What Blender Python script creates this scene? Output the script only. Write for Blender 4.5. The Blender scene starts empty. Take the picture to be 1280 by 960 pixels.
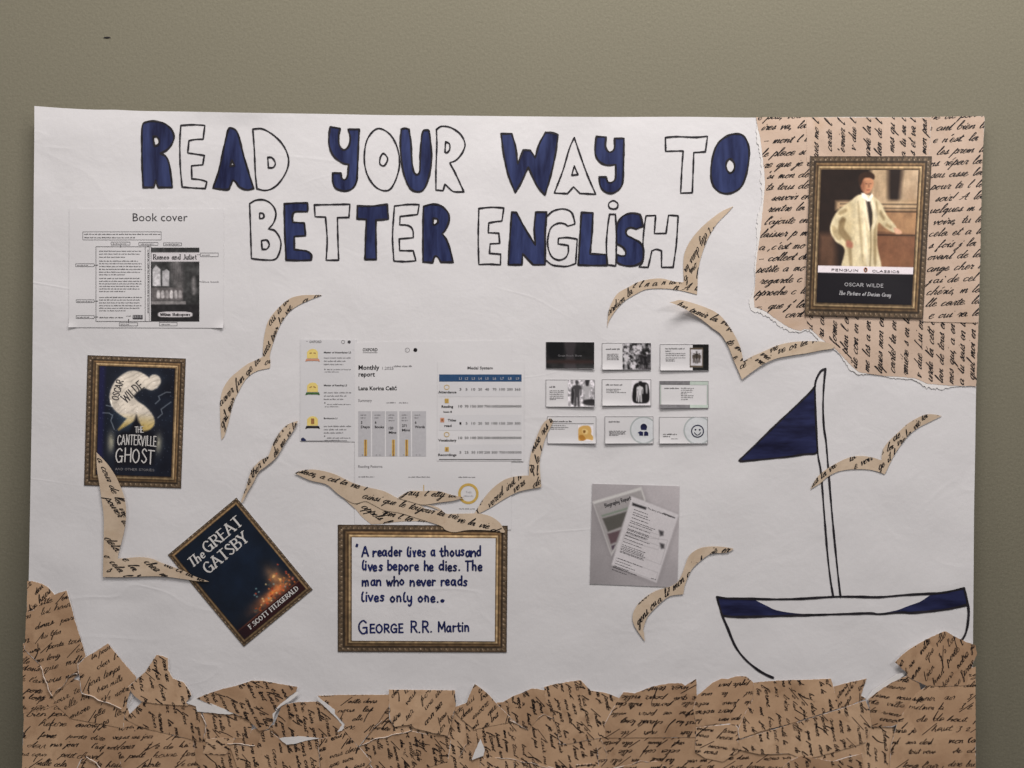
import bpy, math, random
import numpy as np
from mathutils import Vector, geometry

# ------------------------------------------------------------------ camera, light, exposure
S = 0.00085            # metres per measured unit on the wall (1 unit = 0.85 mm)
Z0 = 1.5               # height of the middle of the wall area above the floor
D = 1066.67            # camera distance from the wall, in units
scene = bpy.context.scene
COL = scene.collection
cam_data = bpy.data.cameras.new("camera")
cam = bpy.data.objects.new("camera", cam_data)
COL.objects.link(cam)
cam.location = (0, -D*S, Z0)
cam.rotation_euler = (math.radians(90), 0, 0)
cam_data.lens = 30.0
cam_data.sensor_width = 36.0
cam_data.clip_start = 0.01
cam_data.clip_end = 50
scene.camera = cam

world = bpy.data.worlds.new("World")
scene.world = world
world.use_nodes = True
bg = world.node_tree.nodes["Background"]
bg.inputs[0].default_value = (1.0, 0.95, 0.94, 1)
bg.inputs[1].default_value = 0.14

def area(name, loc, target, sx, sy, power, col):
    l = bpy.data.lights.new(name, 'AREA')
    l.shape = 'RECTANGLE'; l.size = sx; l.size_y = sy
    l.energy = power; l.color = col
    o = bpy.data.objects.new(name, l)
    COL.objects.link(o)
    o.location = loc
    o.rotation_euler = (Vector(target)-Vector(loc)).to_track_quat('-Z', 'Y').to_euler()
    return o
area("ceiling_lamp", (0.15, -0.66, Z0+1.35), (0.0, 0.0, Z0+0.0), 1.1, 0.35, 25, (1.0, 0.955, 0.925))
area("ceiling_lamp", (1.45, -1.05, Z0+0.75), (0.0, 0.0, Z0), 0.4, 0.3, 7.0, (1.0, 0.955, 0.93))
area("ceiling_lamp", (-1.45, -1.05, Z0+0.75), (0.0, 0.0, Z0), 0.4, 0.3, 4.5, (1.0, 0.955, 0.93))

scene.view_settings.view_transform = 'Standard'
scene.view_settings.look = 'None'
scene.view_settings.exposure = 0.0
scene.view_settings.gamma = 1.0
scene.view_settings.use_curve_mapping = False

# ------------------------------------------------------------------ colour and materials
def lin(c):
    c = np.asarray(c, float)/255.0
    return np.where(c <= 0.04045, c/12.92, ((c+0.055)/1.055)**2.4)
def alb(*c, k=1.75):
    """albedo of a colour as it looks beside the white paper"""
    return tuple(np.clip(lin(c)*k, 0.004, 0.85))

def new_mat(name, rough=0.6, spec=0.3):
    m = bpy.data.materials.new(name); m.use_nodes = True
    nt = m.node_tree
    b = nt.nodes["Principled BSDF"]
    b.inputs["Roughness"].default_value = rough
    b.inputs["Specular IOR Level"].default_value = spec
    return m, nt, b
def coords(nt, scale=1.0):
    t = nt.nodes.new("ShaderNodeNewGeometry")
    return t.outputs["Position"]
def noise(nt, src, scale, detail=3, rough=0.55, dist=0.0, vscale=None):
    n = nt.nodes.new("ShaderNodeTexNoise")
    n.inputs["Scale"].default_value = scale
    n.inputs["Detail"].default_value = detail
    n.inputs["Roughness"].default_value = rough
    n.inputs["Distortion"].default_value = dist
    if vscale:
        mp = nt.nodes.new("ShaderNodeMapping")
        mp.inputs["Scale"].default_value = vscale
        if len(vscale) > 3: pass
        nt.links.new(src, mp.inputs["Vector"]); src = mp.outputs["Vector"]
    nt.links.new(src, n.inputs["Vector"])
    return n.outputs["Fac"]
def ramp(nt, fac, stops):
    r = nt.nodes.new("ShaderNodeValToRGB")
    e = r.color_ramp.elements
    e[0].position, e[0].color = stops[0][0], (*stops[0][1], 1)
    e[1].position, e[1].color = stops[-1][0], (*stops[-1][1], 1)
    for p, c in stops[1:-1]:
        k = e.new(p); k.color = (*c, 1)
    nt.links.new(fac, r.inputs["Fac"])
    return r.outputs["Color"]
def mixc(nt, fac, a, b, mode='MIX'):
    m = nt.nodes.new("ShaderNodeMix"); m.data_type = 'RGBA'; m.blend_type = mode
    for sock, v in ((m.inputs[0], fac), (m.inputs[6], a), (m.inputs[7], b)):
        if hasattr(v, "links"): nt.links.new(v, sock)
        elif isinstance(v, (int, float)): sock.default_value = v
        else: sock.default_value = (*v, 1)
    return m.outputs[2]
def bump(nt, b, fac, strength, dist):
    n = nt.nodes.new("ShaderNodeBump")
    n.inputs["Strength"].default_value = strength
    n.inputs["Distance"].default_value = dist
    nt.links.new(fac, n.inputs["Height"])
    nt.links.new(n.outputs["Normal"], b.inputs["Normal"])

def mat_paper(name, c, var=0.035, gloss=0.55, bs=0.25, crease=False):
    m, nt, b = new_mat(name, gloss, 0.25)
    p = coords(nt)
    c = np.array(c)
    f1 = noise(nt, p, 9, 5, 0.6)
    col = ramp(nt, f1, [(0.3, tuple(c*(1-var))), (0.7, tuple(np.minimum(c*(1+var*0.6), 1)))])
    f2 = noise(nt, p, 900, 2, 0.6)
    col = mixc(nt, 0.12, col, ramp(nt, f2, [(0.3, tuple(c*0.82)), (0.7, tuple(np.minimum(c*1.1, 1)))]))
    nt.links.new(col, b.inputs["Base Color"])
    f3 = noise(nt, p, 140, 6, 0.62)
    if crease:      # faint creases and glue ripples
        f4 = noise(nt, p, 4.0, 2, 0.45, 0.5, (1.0, 1.0, 2.2))
        r4 = ramp(nt, f4, [(0.485, (0, 0, 0)), (0.50, (1, 1, 1)), (0.515, (0, 0, 0))])
        f5 = noise(nt, p, 2.6, 2, 0.5, 0.3)
        r5 = ramp(nt, f5, [(0.50, (0, 0, 0)), (0.62, (1, 1, 1))])
        mk_ = mixc(nt, 1.0, r4, r5, 'MULTIPLY')
        f6 = noise(nt, p, 22, 3, 0.5, 0.8)
        s1 = nt.nodes.new("ShaderNodeMath"); s1.operation = 'MULTIPLY'; s1.inputs[1].default_value = 0.20
        nt.links.new(mk_, s1.inputs[0])
        s2 = nt.nodes.new("ShaderNodeMath"); s2.operation = 'MULTIPLY'; s2.inputs[1].default_value = 1.1
        nt.links.new(f6, s2.inputs[0])
        s3 = nt.nodes.new("ShaderNodeMath"); s3.operation = 'ADD'; nt.links.new(s1.outputs[0], s3.inputs[0]); nt.links.new(s2.outputs[0], s3.inputs[1])
        s4 = nt.nodes.new("ShaderNodeMath"); s4.operation = 'MULTIPLY_ADD'; s4.inputs[1].default_value = 0.35
        nt.links.new(f3, s4.inputs[0]); nt.links.new(s3.outputs[0], s4.inputs[2])
        bump(nt, b, s4.outputs[0], 0.55, 0.0011)
        return m
    bump(nt, b, f3, bs, 0.0006)
    return m
def mat_aged(name, a, b_, stain, scale=18):
    m, nt, b = new_mat(name, 0.6, 0.2)
    p = coords(nt)
    f1 = noise(nt, p, scale, 6, 0.62, 0.6)
    col = ramp(nt, f1, [(0.32, a), (0.66, b_)])
    f2 = noise(nt, p, scale*2.6, 4, 0.6, 0.4)
    r2 = ramp(nt, f2, [(0.55, (0, 0, 0)), (0.78, (1, 1, 1))])
    mm = nt.nodes.new("ShaderNodeMath"); mm.operation = 'MULTIPLY'; mm.inputs[1].default_value = 0.55
    nt.links.new(r2, mm.inputs[0])
    col = mixc(nt, mm.outputs[0], col, stain)
    f4 = noise(nt, p, 420, 3, 0.7)
    col = mixc(nt, ramp(nt, f4, [(0.60, (0, 0, 0)), (0.78, (0.45, 0.45, 0.45))]), col, tuple(np.array(a)*0.6))
    nt.links.new(col, b.inputs["Base Color"])
    f3 = noise(nt, p, 120, 6, 0.62)
    bump(nt, b, f3, 0.35, 0.0007)
    return m
def mat_ink(name, c, c2, scale=60, rough=0.5, stretch=None):
    m, nt, b = new_mat(name, rough, 0.25)
    p = coords(nt)
    f = noise(nt, p, scale, 4, 0.6, 0.3, stretch)
    nt.links.new(ramp(nt, f, [(0.32, c), (0.7, c2)]), b.inputs["Base Color"])
    return m
_flat = {}
def new_flat(name, c):
    if name not in _flat:
        a = np.array(alb(*c)); _flat[name] = mat_ink(name, tuple(a*.93), tuple(np.minimum(a*1.05, .85)), 200)
    return _flat[name]
def mat_print(name, rough=0.42):
    m, nt, b = new_mat(name, rough, 0.35)
    at = nt.nodes.new("ShaderNodeVertexColor"); at.layer_name = "Col"
    p = coords(nt)
    f = noise(nt, p, 500, 3, 0.7)
    col = mixc(nt, 0.5, at.outputs["Color"], ramp(nt, f, [(0.25, (0.72, 0.72, 0.72)), (0.75, (1.0, 1.0, 1.0))]), 'MULTIPLY')
    nt.links.new(col, b.inputs["Base Color"])
    f3 = noise(nt, p, 100, 5, 0.6)
    bump(nt, b, f3, 0.15, 0.0005)
    return m

M = {}
M['poster'] = mat_paper("poster_paper", (0.75, 0.735, 0.745), 0.035, 0.5, 0.30, True)
M['white'] = mat_paper("torn_paper_core", (0.80, 0.775, 0.76), 0.03, 0.75, 0.5)
M['sheet'] = mat_paper("printer_paper", (0.71, 0.695, 0.705), 0.02, 0.5, 0.2)
M['sheet_cool'] = mat_paper("printer_paper_cool", (0.70, 0.69, 0.705), 0.02, 0.5, 0.2)
M['slide'] = mat_paper("slide_paper", (0.745, 0.73, 0.74), 0.02, 0.45, 0.2)
M['cream'] = mat_aged("cream_letter_paper", (0.56, 0.415, 0.315), (0.69, 0.53, 0.42), (0.55, 0.38, 0.25), 14)
M['tan'] = mat_aged("cream_bird_paper", (0.54, 0.42, 0.305), (0.68, 0.545, 0.41), (0.50, 0.36, 0.235), 20)
KR = [((0.43,0.265,0.158),(0.58,0.385,0.24)), ((0.37,0.225,0.132),(0.52,0.34,0.21)), ((0.48,0.305,0.185),(0.63,0.43,0.275))]
for i, (a, b) in enumerate(KR):
    M['kraft%d' % i] = mat_aged("brown_letter_paper_%s" % ("medium", "dark", "light")[i], a, b, (0.25, 0.14, 0.075), 16+5*i)
M['ink'] = mat_ink("black_ink", (0.008,0.007,0.008), (0.022,0.018,0.02), 40)
M['sepia'] = mat_ink("sepia_ink", (0.010,0.007,0.007), (0.035,0.022,0.018), 70)
M['marker'] = mat_ink("black_marker", (0.010,0.009,0.012), (0.03,0.026,0.032), 60)
M['navy'] = mat_ink("navy_marker", (0.009,0.011,0.046), (0.042,0.058,0.165), 38, 0.45, (2.6, 1, 0.4))
M['navydark'] = mat_ink("dark_navy_marker", (0.007,0.007,0.028), (0.028,0.034,0.108), 42, 0.45, (0.5, 1, 2.6))
M['penblue'] = mat_ink("blue_black_pen", (0.007,0.011,0.062), (0.014,0.022,0.12), 60)
M['grey'] = mat_ink("grey_toner", (0.16,0.155,0.165), (0.25,0.24,0.25), 300)
M['darkgrey'] = mat_ink("dark_toner", (0.045,0.042,0.047), (0.075,0.07,0.075), 300)
M['palegrey'] = mat_ink("pale_toner", (0.50,0.49,0.51), (0.55,0.54,0.56), 300)
M['tableblue'] = mat_ink("blue_toner", (0.025,0.07,0.16), (0.035,0.09,0.20), 300)
M['gold'] = mat_ink("gold_toner", (0.58,0.38,0.09), (0.68,0.46,0.13), 300)
M['brown'] = mat_ink("brown_toner", (0.28,0.12,0.05), (0.4,0.2,0.08), 300)
M['green'] = mat_ink("green_toner", (0.05,0.12,0.04), (0.08,0.18,0.06), 300)
M['salmon'] = mat_ink("salmon_toner", (0.62,0.28,0.18), (0.68,0.34,0.22), 300)
M['print'] = mat_print("printed_colour")
M['whiteink'] = mat_ink("paper_white_print", (0.62,0.60,0.58), (0.72,0.70,0.68), 200)

# ------------------------------------------------------------------ the surface of the hanging sheet
rng = np.random.RandomState(7)
_w = [(rng.uniform(0, 2*math.pi), rng.uniform(0, 2*math.pi), rng.uniform(30, 95), rng.uniform(0, math.pi)) for _ in range(16)]
def H(x, y):
    x = np.asarray(x, float); y = np.asarray(y, float)
    t = np.clip((y-130)/860, -0.1, 1.2)
    h = 11 + 12*t + 22*t*t
    h = h + 1.6*np.sin(x/230+0.6)*np.sin(y/310+1.1) + 1.0*np.sin(x/140+y/180)
    for a, b, wl, th in _w:
        h = h + 0.0024*wl*np.sin((x*math.cos(th)+y*math.sin(th))*2*math.pi/wl*0.5+a)*np.sin((x*math.sin(th)-y*math.cos(th))*2*math.pi/wl*0.35+b)
    h = h + 2.2*np.exp(-((x-300)/42)**2-((y-141)/9)**2) - 1.2*np.exp(-((x-250)/12)**2-((y-150)/12)**2)
    h = h + 1.8*np.exp(-((x-95)/40)**2-((y-165)/30)**2) + 1.4*np.exp(-((x-48)/16)**2-((y-235)/20)**2)
    h = h + 1.2*np.exp(-((x-170)/60)**2-((y-752)/7)**2)*np.sin(x/30) + 0.9*np.exp(-((x-480)/50)**2-((y-712)/8)**2)
    return h
def Wp(x, y, l=0.0):
    """a point of the measured sheet, l units in front of its surface, in metres"""
    x = np.asarray(x, float); y = np.asarray(y, float)
    h = H(x, y); k = 1-h/D
    return np.stack([(x-640)*S*k, -(h+l)*S, (480-y)*S*k+Z0], -1)

# ------------------------------------------------------------------ objects
ORG = {}
def thing(name, label, cat, x, y, group=None, lift=0.0):
    o = bpy.data.objects.new(name, None)
    o.empty_display_size = 0.02
    COL.objects.link(o)
    p = Wp(x, y, lift)
    o.location = p; ORG[o.name] = np.array(p)
    o['label'] = label; o['category'] = cat
    if group: o['group'] = group
    return o
def mk(name, V, F, mat, parent=None, colors=None, smooth=True, stuff=False):
    V = np.asarray(V, float)
    if parent is not None: org = ORG[parent.name]
    else: org = V.mean(0) if len(V) else np.zeros(3)
    me = bpy.data.meshes.new(name)
    L = V-org
    if isinstance(F, np.ndarray) and F.ndim == 2:
        n, k = F.shape
        me.vertices.add(len(L)); me.vertices.foreach_set("co", L.astype(np.float32).ravel())
        me.loops.add(n*k); me.loops.foreach_set("vertex_index", F.astype(np.int32).ravel())
        me.polygons.add(n); me.polygons.foreach_set("loop_start", np.arange(0, n*k, k, dtype=np.int32))
        me.update(calc_edges=True)
    else:
        me.from_pydata([tuple(v) for v in L], [], [tuple(f) for f in F]); me.update()
    if smooth and len(me.polygons): me.polygons.foreach_set("use_smooth", [True]*len(me.polygons))
    if colors is not None:
        at = me.color_attributes.new("Col", 'FLOAT_COLOR', 'POINT')
        c = np.ones((len(V), 4), np.float32); c[:, :3] = colors
        at.data.foreach_set("color", c.ravel())
    me.materials.append(mat)
    o = bpy.data.objects.new(name, me)
    COL.objects.link(o)
    ORG[o.name] = org
    if parent is not None: o.parent = parent
    else: o.location = org
    if stuff: o['kind'] = 'stuff'
    return o

# ------------------------------------------------------------------ 2D geometry
def pip(P, poly):
    P = np.asarray(P, float); poly = np.asarray(poly, float)
    x, y = P[:, 0][:, None], P[:, 1][:, None]
    x1, y1 = poly[:, 0][None], poly[:, 1][None]
    x2, y2 = np.roll(poly[:, 0], -1)[None], np.roll(poly[:, 1], -1)[None]
    c = ((y1 > y) != (y2 > y)) & (x < (x2-x1)*(y-y1)/np.where(y2 == y1, 1e-9, y2-y1)+x1)
    return (c.sum(1) % 2) == 1
def pdist(P, poly, closed=True):
    P = np.asarray(P, float); A = np.asarray(poly, float)
    B = np.roll(A, -1, 0)
    if not closed: A, B = A[:-1], B[:-1]
    d = B-A; L = (d**2).sum(1)+1e-9
    t = np.clip(((P[:, None]-A[None])*d[None]).sum(2)/L[None], 0, 1)
    q = A[None]+t[..., None]*d[None]
    return np.sqrt(((P[:, None]-q)**2).sum(2).min(1))
def catmull(pts, step=1.5):
    P = np.asarray(pts, float)
    if len(P) == 2:
        n = max(1, int(np.hypot(*(P[1]-P[0]))/step))
        return P[0]+(P[1]-P[0])*np.linspace(0, 1, n+1)[:, None]
    Q = np.vstack([2*P[0]-P[1], P, 2*P[-1]-P[-2]])
    out = []
    for i in range(1, len(Q)-2):
        p0, p1, p2, p3 = Q[i-1], Q[i], Q[i+1], Q[i+2]
        n = max(2, int(np.ceil(np.hypot(*(p2-p1))/step)))
        t = np.linspace(0, 1, n, endpoint=False)[:, None]
        out.append(0.5*((2*p1)+(-p0+p2)*t+(2*p0-5*p1+4*p2-p3)*t**2+(-p0+3*p1-3*p2+p3)*t**3))
    out.append(P[-1:])
    return np.vstack(out)
def path(pts, closed=True, step=2.0):
    """points (x, y) are smooth, (x, y, 1) are corners"""
    n = len(pts)
    cs = [i for i, p in enumerate(pts) if len(p) > 2]
    P = [p[:2] for p in pts]
    if closed and not cs:
        A = np.array(P, float); out = []
        for i in range(n):
            p0, p1, p2, p3 = A[i-1], A[i], A[(i+1) % n], A[(i+2) % n]
            m = max(2, int(np.ceil(np.hypot(*(p2-p1))/step))); t = np.linspace(0, 1, m, endpoint=False)[:, None]
            out.append(0.5*((2*p1)+(-p0+p2)*t+(2*p0-5*p1+4*p2-p3)*t**2+(-p0+3*p1-3*p2+p3)*t**3))
        return np.vstack(out)
    if not closed:
        cs = sorted(set([0]+cs+[n-1])); segs = [P[cs[i]:cs[i+1]+1] for i in range(len(cs)-1)]
    else:
        segs = []
        for i in range(len(cs)):
            a, b = cs[i], cs[(i+1) % len(cs)]
            if b <= a: b += n
            segs.append([P[j % n] for j in range(a, b+1)])
    out = [catmull(s, step)[:-1] for s in segs]
    if not closed: out.append(np.array([P[-1]]))
    return np.vstack(out)
def zm(pts, ox, oy, s):
    return [((p[0]/s)+ox, (p[1]/s)+oy)+tuple(p[2:]) for p in pts]

def tri_fill(outline, holes=(), spacing=8.0):
    loops = [np.asarray(outline)]+[np.asarray(h) for h in holes]
    allv = np.vstack(loops)
    edges = []; k = 0
    for l in loops:
        n = len(l); edges += [(k+i, k+(i+1) % n) for i in range(n)]; k += n
    lo, hi = loops[0].min(0), loops[0].max(0)
    gx = np.arange(lo[0]+spacing/2, hi[0], spacing); gy = np.arange(lo[1]+spacing/2, hi[1], spacing)
    if len(gx) and len(gy):
        G = np.stack(np.meshgrid(gx, gy), -1).reshape(-1, 2)
        G = G[pip(G, loops[0])]
        for h in loops[1:]:
            if len(G): G = G[~pip(G, h)]
        for l in loops:
            if len(G): G = G[pdist(G, l) > 0.4*spacing]
        allv = np.vstack([allv, G]) if len(G) else allv
    r = geometry.delaunay_2d_cdt([Vector(v) for v in allv], edges, [], 0, 1e-5)
    V = np.array([tuple(v) for v in r[0]]); F = np.array(r[2])
    C = V[F].mean(1)
    a_, b_, c_ = V[F[:, 0]], V[F[:, 1]], V[F[:, 2]]
    ar = np.abs((b_[:, 0]-a_[:, 0])*(c_[:, 1]-a_[:, 1])-(b_[:, 1]-a_[:, 1])*(c_[:, 0]-a_[:, 0]))/2
    keep = pip(C, loops[0]) & (ar > 2e-3)
    for h in loops[1:]: keep &= ~pip(C, h)
    return V, F[keep], loops
def LV(lift, x, y):
    return lift(np.asarray(x), np.asarray(y)) if callable(lift) else lift+np.zeros(len(x))
def sheet(name, outline, lift, mat, parent=None, holes=(), spacing=8.0, thick=0.3, step=None):
    V, F, loops = tri_fill(outline, holes, spacing)
    # faces towards the viewer (-y)
    P = Wp(V[:, 0], V[:, 1], LV(lift, V[:, 0], V[:, 1]))
    a, b, c = P[F[:, 0]], P[F[:, 1]], P[F[:, 2]]
    nrm = np.cross(b-a, c-a); fl = nrm[:, 1] > 0
    F = F.copy(); F[fl] = F[fl][:, ::-1]
    Fs = [tuple(f) for f in F]; Vs = [P]; k = len(P)
    if thick > 0:
        for l in loops:
            n = len(l); li = LV(lift, l[:, 0], l[:, 1])
            Vs += [Wp(l[:, 0], l[:, 1], li), Wp(l[:, 0], l[:, 1], li-thick)]
            for i in range(n):
                j = (i+1) % n
                Fs.append((k+i, k+j, k+n+j)); Fs.append((k+i, k+n+j, k+n+i))
            k += 2*n
    return mk(name, np.vstack(Vs), np.array(Fs), mat, parent)

class Ink:
    """collects flat strokes lying on the sheet"""
    def __init__(s, lift=0.25, clip=None, holes=()):
        s.V = []; s.F = []; s.n = 0; s.lift = lift; s.clip = clip; s.k = 0; s.holes = holes
    def add(s, xy, F, dl=0.0):
        if not len(F): return
        if s.clip is not None:
            C = xy[F].mean(1); keep = pip(C, s.clip)
            for h in s.holes: keep &= ~pip(C, h)
            F = F[keep]
            if not len(F): return
            u, inv = np.unique(F, return_inverse=True)
            xy = xy[u]; F = inv.reshape(F.shape)
        li = LV(s.lift, xy[:, 0], xy[:, 1])+dl
        s.V.append(Wp(xy[:, 0], xy[:, 1], li)); s.F.append(F+s.n); s.n += len(xy)
    def ribbon(s, Q, w, cap=True):
        Q = np.asarray(Q, float)
        if len(Q) < 2: return
        T = np.gradient(Q, axis=0); T /= (np.hypot(T[:, 0], T[:, 1])[:, None]+1e-9)
        N = np.stack([-T[:, 1], T[:, 0]], 1)
        w = np.broadcast_to(np.asarray(w, float), (len(Q),))[:, None]/2
        A, B = Q+N*w, Q-N*w
        n = len(Q)
        xy = np.vstack([A, B])
        i = np.arange(n-1)
        F = np.vstack([np.stack([i, i+1, i+1+n], 1), np.stack([i, i+1+n, i+n], 1)])
        s.k += 1; dl = 0.012*(s.k % 9)
        s.add(xy, F, dl)
        if cap:
            for e in (0, -1): s.dot(Q[e], float(w[e][0]), 7, dl+0.004)
    def dot(s, c, r, n=8, dl=0.0):
        a = np.linspace(0, 2*math.pi, n, endpoint=False)
        xy = np.vstack([np.stack([c[0]+r*np.cos(a), c[1]+r*np.sin(a)], 1), [c]])
        F = np.array([(i, (i+1) % n, n) for i in range(n)])
        s.add(xy, F, dl)
    def ring(s, c, rx, ry, w, n=28):
        a = np.linspace(0, 2*math.pi, n+1)
        s.ribbon(np.stack([c[0]+rx*np.cos(a), c[1]+ry*np.sin(a)], 1), w, False)
    def line(s, x0, y0, x1, y1, w=0.6):
        s.ribbon(catmull([(x0, y0), (x1, y1)], 6), w, False)
    def box(s, x0, y0, x1, y1, w=0.5):
        s.line(x0, y0, x1, y0, w); s.line(x1, y0, x1, y1, w); s.line(x1, y1, x0, y1, w); s.line(x0, y1, x0, y0, w)
    def poly(s, pts, spacing=8, holes=()):
        V, F, _ = tri_fill(subdiv(pts, spacing), holes, spacing); s.add(V, F, 0.0)
    def rect(s, x0, y0, x1, y1):
        s.poly([(x0, y0), (x1, y0), (x1, y1), (x0, y1)])
    def build(s, name, mat, parent, stuff=False):
        if not s.V: return None
        V = np.vstack(s.V); F = np.vstack(s.F)
        P = V[F]; nrm = np.cross(P[:, 1]-P[:, 0], P[:, 2]-P[:, 0]); fl = nrm[:, 1] > 0
        F[fl] = F[fl][:, ::-1]
        return mk(name, V, F, mat, parent, stuff=stuff)
def subdiv(pts, step):
    P = np.asarray([p[:2] for p in pts], float); out = []
    for a, b in zip(P, np.roll(P, -1, 0)):
        n = max(1, int(np.ceil(np.hypot(*(b-a))/step)))
        out.append(a+(b-a)*np.linspace(0, 1, n, endpoint=False)[:, None])
    return np.vstack(out)

# ------------------------------------------------------------------ writing: three stroke alphabets
CUR = {  # joined handwriting: width, main stroke, extra strokes
'a': (1.15, [(.85,.85),(.5,1),(.12,.6),(.2,.08),(.55,.1),(.85,.9),(.82,.25),(1.0,0),(1.2,.2)], []),
'b': (1.0, [(.1,.3),(.45,1.6),(.5,2.2),(.3,2.1),(.15,1.0),(.15,.15),(.5,0),(.8,.5),(.6,.95),(.95,.85)], []),
'c': (.85, [(.75,.8),(.5,1),(.15,.6),(.2,.1),(.5,0),(.85,.25)], []),
'd': (1.15, [(.8,.85),(.45,1),(.12,.5),(.25,.05),(.6,.2),(1.0,2.1),(.85,.4),(1.0,0),(1.2,.2)], []),
'e': (.8, [(.1,.35),(.6,.6),(.6,.95),(.35,1),(.12,.5),(.25,.05),(.5,0),(.85,.3)], []),
'f': (.7, [(.1,.3),(.6,1.7),(.55,2.1),(.35,1.8),(.25,.5),(.15,-1.0),(.35,-.9),(.35,0),(.75,.25)], []),
'g': (1.05, [(.8,.85),(.45,1),(.12,.5),(.3,.05),(.7,.4),(.85,.95),(.7,-.5),(.35,-1.1),(.1,-.8),(.5,-.3),(1.1,.25)], []),
'h': (1.0, [(.1,.3),(.5,1.7),(.45,2.2),(.3,1.9),(.1,0),(.2,.5),(.5,1),(.75,.8),(.7,.2),(.85,0),(1.05,.2)], []),
'i': (.55, [(.1,.4),(.3,1),(.25,.2),(.4,0),(.6,.2)], [[(.45,1.5),(.52,1.62)]]),
'j': (.55, [(.1,.4),(.35,1),(.25,-.5),(0,-1.1),(-.2,-.8),(.2,-.2),(.6,.25)], [[(.45,1.5),(.52,1.62)]]),
'l': (.55, [(.1,.3),(.5,1.6),(.45,2.2),(.28,1.8),(.18,.3),(.35,0),(.6,.2)], []),
'm': (1.3, [(.05,.6),(.2,1),(.15,0),(.3,.6),(.55,1),(.6,.7),(.52,0),(.7,.6),(.95,1),(1.02,.7),(.98,.15),(1.15,0),(1.35,.2)], []),
'n': (.95, [(.05,.6),(.2,1),(.15,0),(.3,.6),(.6,1),(.7,.7),(.65,.15),(.8,0),(1.0,.2)], []),
'o': (.9, [(.5,1),(.15,.6),(.2,.1),(.5,0),(.75,.4),(.6,.95),(.5,.85),(.95,.85)], []),
'p': (.9, [(.05,.5),(.3,1.3),(-.05,-1.1),(.1,0),(.3,.8),(.6,1),(.8,.6),(.6,.05),(.35,.1),(.95,.2)], []),
'q': (1.05, [(.8,.85),(.45,1),(.12,.5),(.3,.05),(.7,.5),(.85,1),(.6,-1.1),(.85,-.4),(1.1,.2)], []),
'r': (.75, [(.05,.4),(.25,1.15),(.35,.9),(.65,.95),(.5,.3),(.6,0),(.85,.2)], []),
's': (.7, [(.05,.2),(.45,1.15),(.5,.6),(.55,.2),(.25,0),(.1,.15),(.8,.2)], []),
't': (.6, [(.1,.4),(.4,1.8),(.25,.3),(.4,0),(.65,.2)], [[(-.05,1.15),(.7,1.3)]]),
'u': (1.0, [(.1,.6),(.2,1),(.15,.3),(.35,0),(.6,.3),(.75,1),(.72,.2),(.85,0),(1.05,.2)], []),
'v': (.85, [(.05,.7),(.2,1),(.3,.1),(.4,0),(.65,.6),(.6,1),(.95,.85)], []),
'y': (1.0, [(.1,.6),(.2,1),(.15,.3),(.35,0),(.6,.3),(.75,1),(.6,-.5),(.3,-1.1),(.1,-.8),(.5,-.3),(1.05,.25)], []),
'z': (.85, [(.1,.8),(.4,1),(.7,.9),(.15,.05),(.5,.05),(.9,.2)], []),
'C': (1.5, [(1.2,1.7),(1.0,2.1),(.5,1.6),(.2,.7),(.45,.05),(.9,.1),(1.45,.3)], []),
'A': (1.7, [(.1,.1),(.5,.3),(1.1,2.0),(1.15,.2),(1.5,.1)], [[(.3,.8),(1.3,.85)]]),
'L': (1.4, [(.9,1.9),(.7,2.2),(.6,1.5),(.4,.2),(.1,.05),(.6,.1),(1.4,.15)], []),
"'": (.35, [], [[(.2,2.0),(.1,1.6)]]), ',': (.45, [], [[(.2,.1),(.05,-.4)]]), '.': (.45, [], [[(.15,.05),(.25,.1)]]),
'!': (.5, [], [[(.35,2.0),(.15,.6)],[(.05,.05),(.12,.1)]]), '-': (1.1, [], [[(.1,.6),(1.0,.65)]]),
'/': (.9, [], [[(1.3,2.6),(-.5,-1.0)]]), '3': (1.0, [], [[(.2,1.7),(.7,1.8),(.45,1.1),(.8,.6),(.4,-.2),(.1,0)]]),
'2': (1.0, [], [[(.1,1.0),(.5,1.3),(.7,1.0),(.2,.1),(.9,.1)]]),
}
ACC = {'é': 'e', 'è': 'e', 'à': 'a'}
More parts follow.
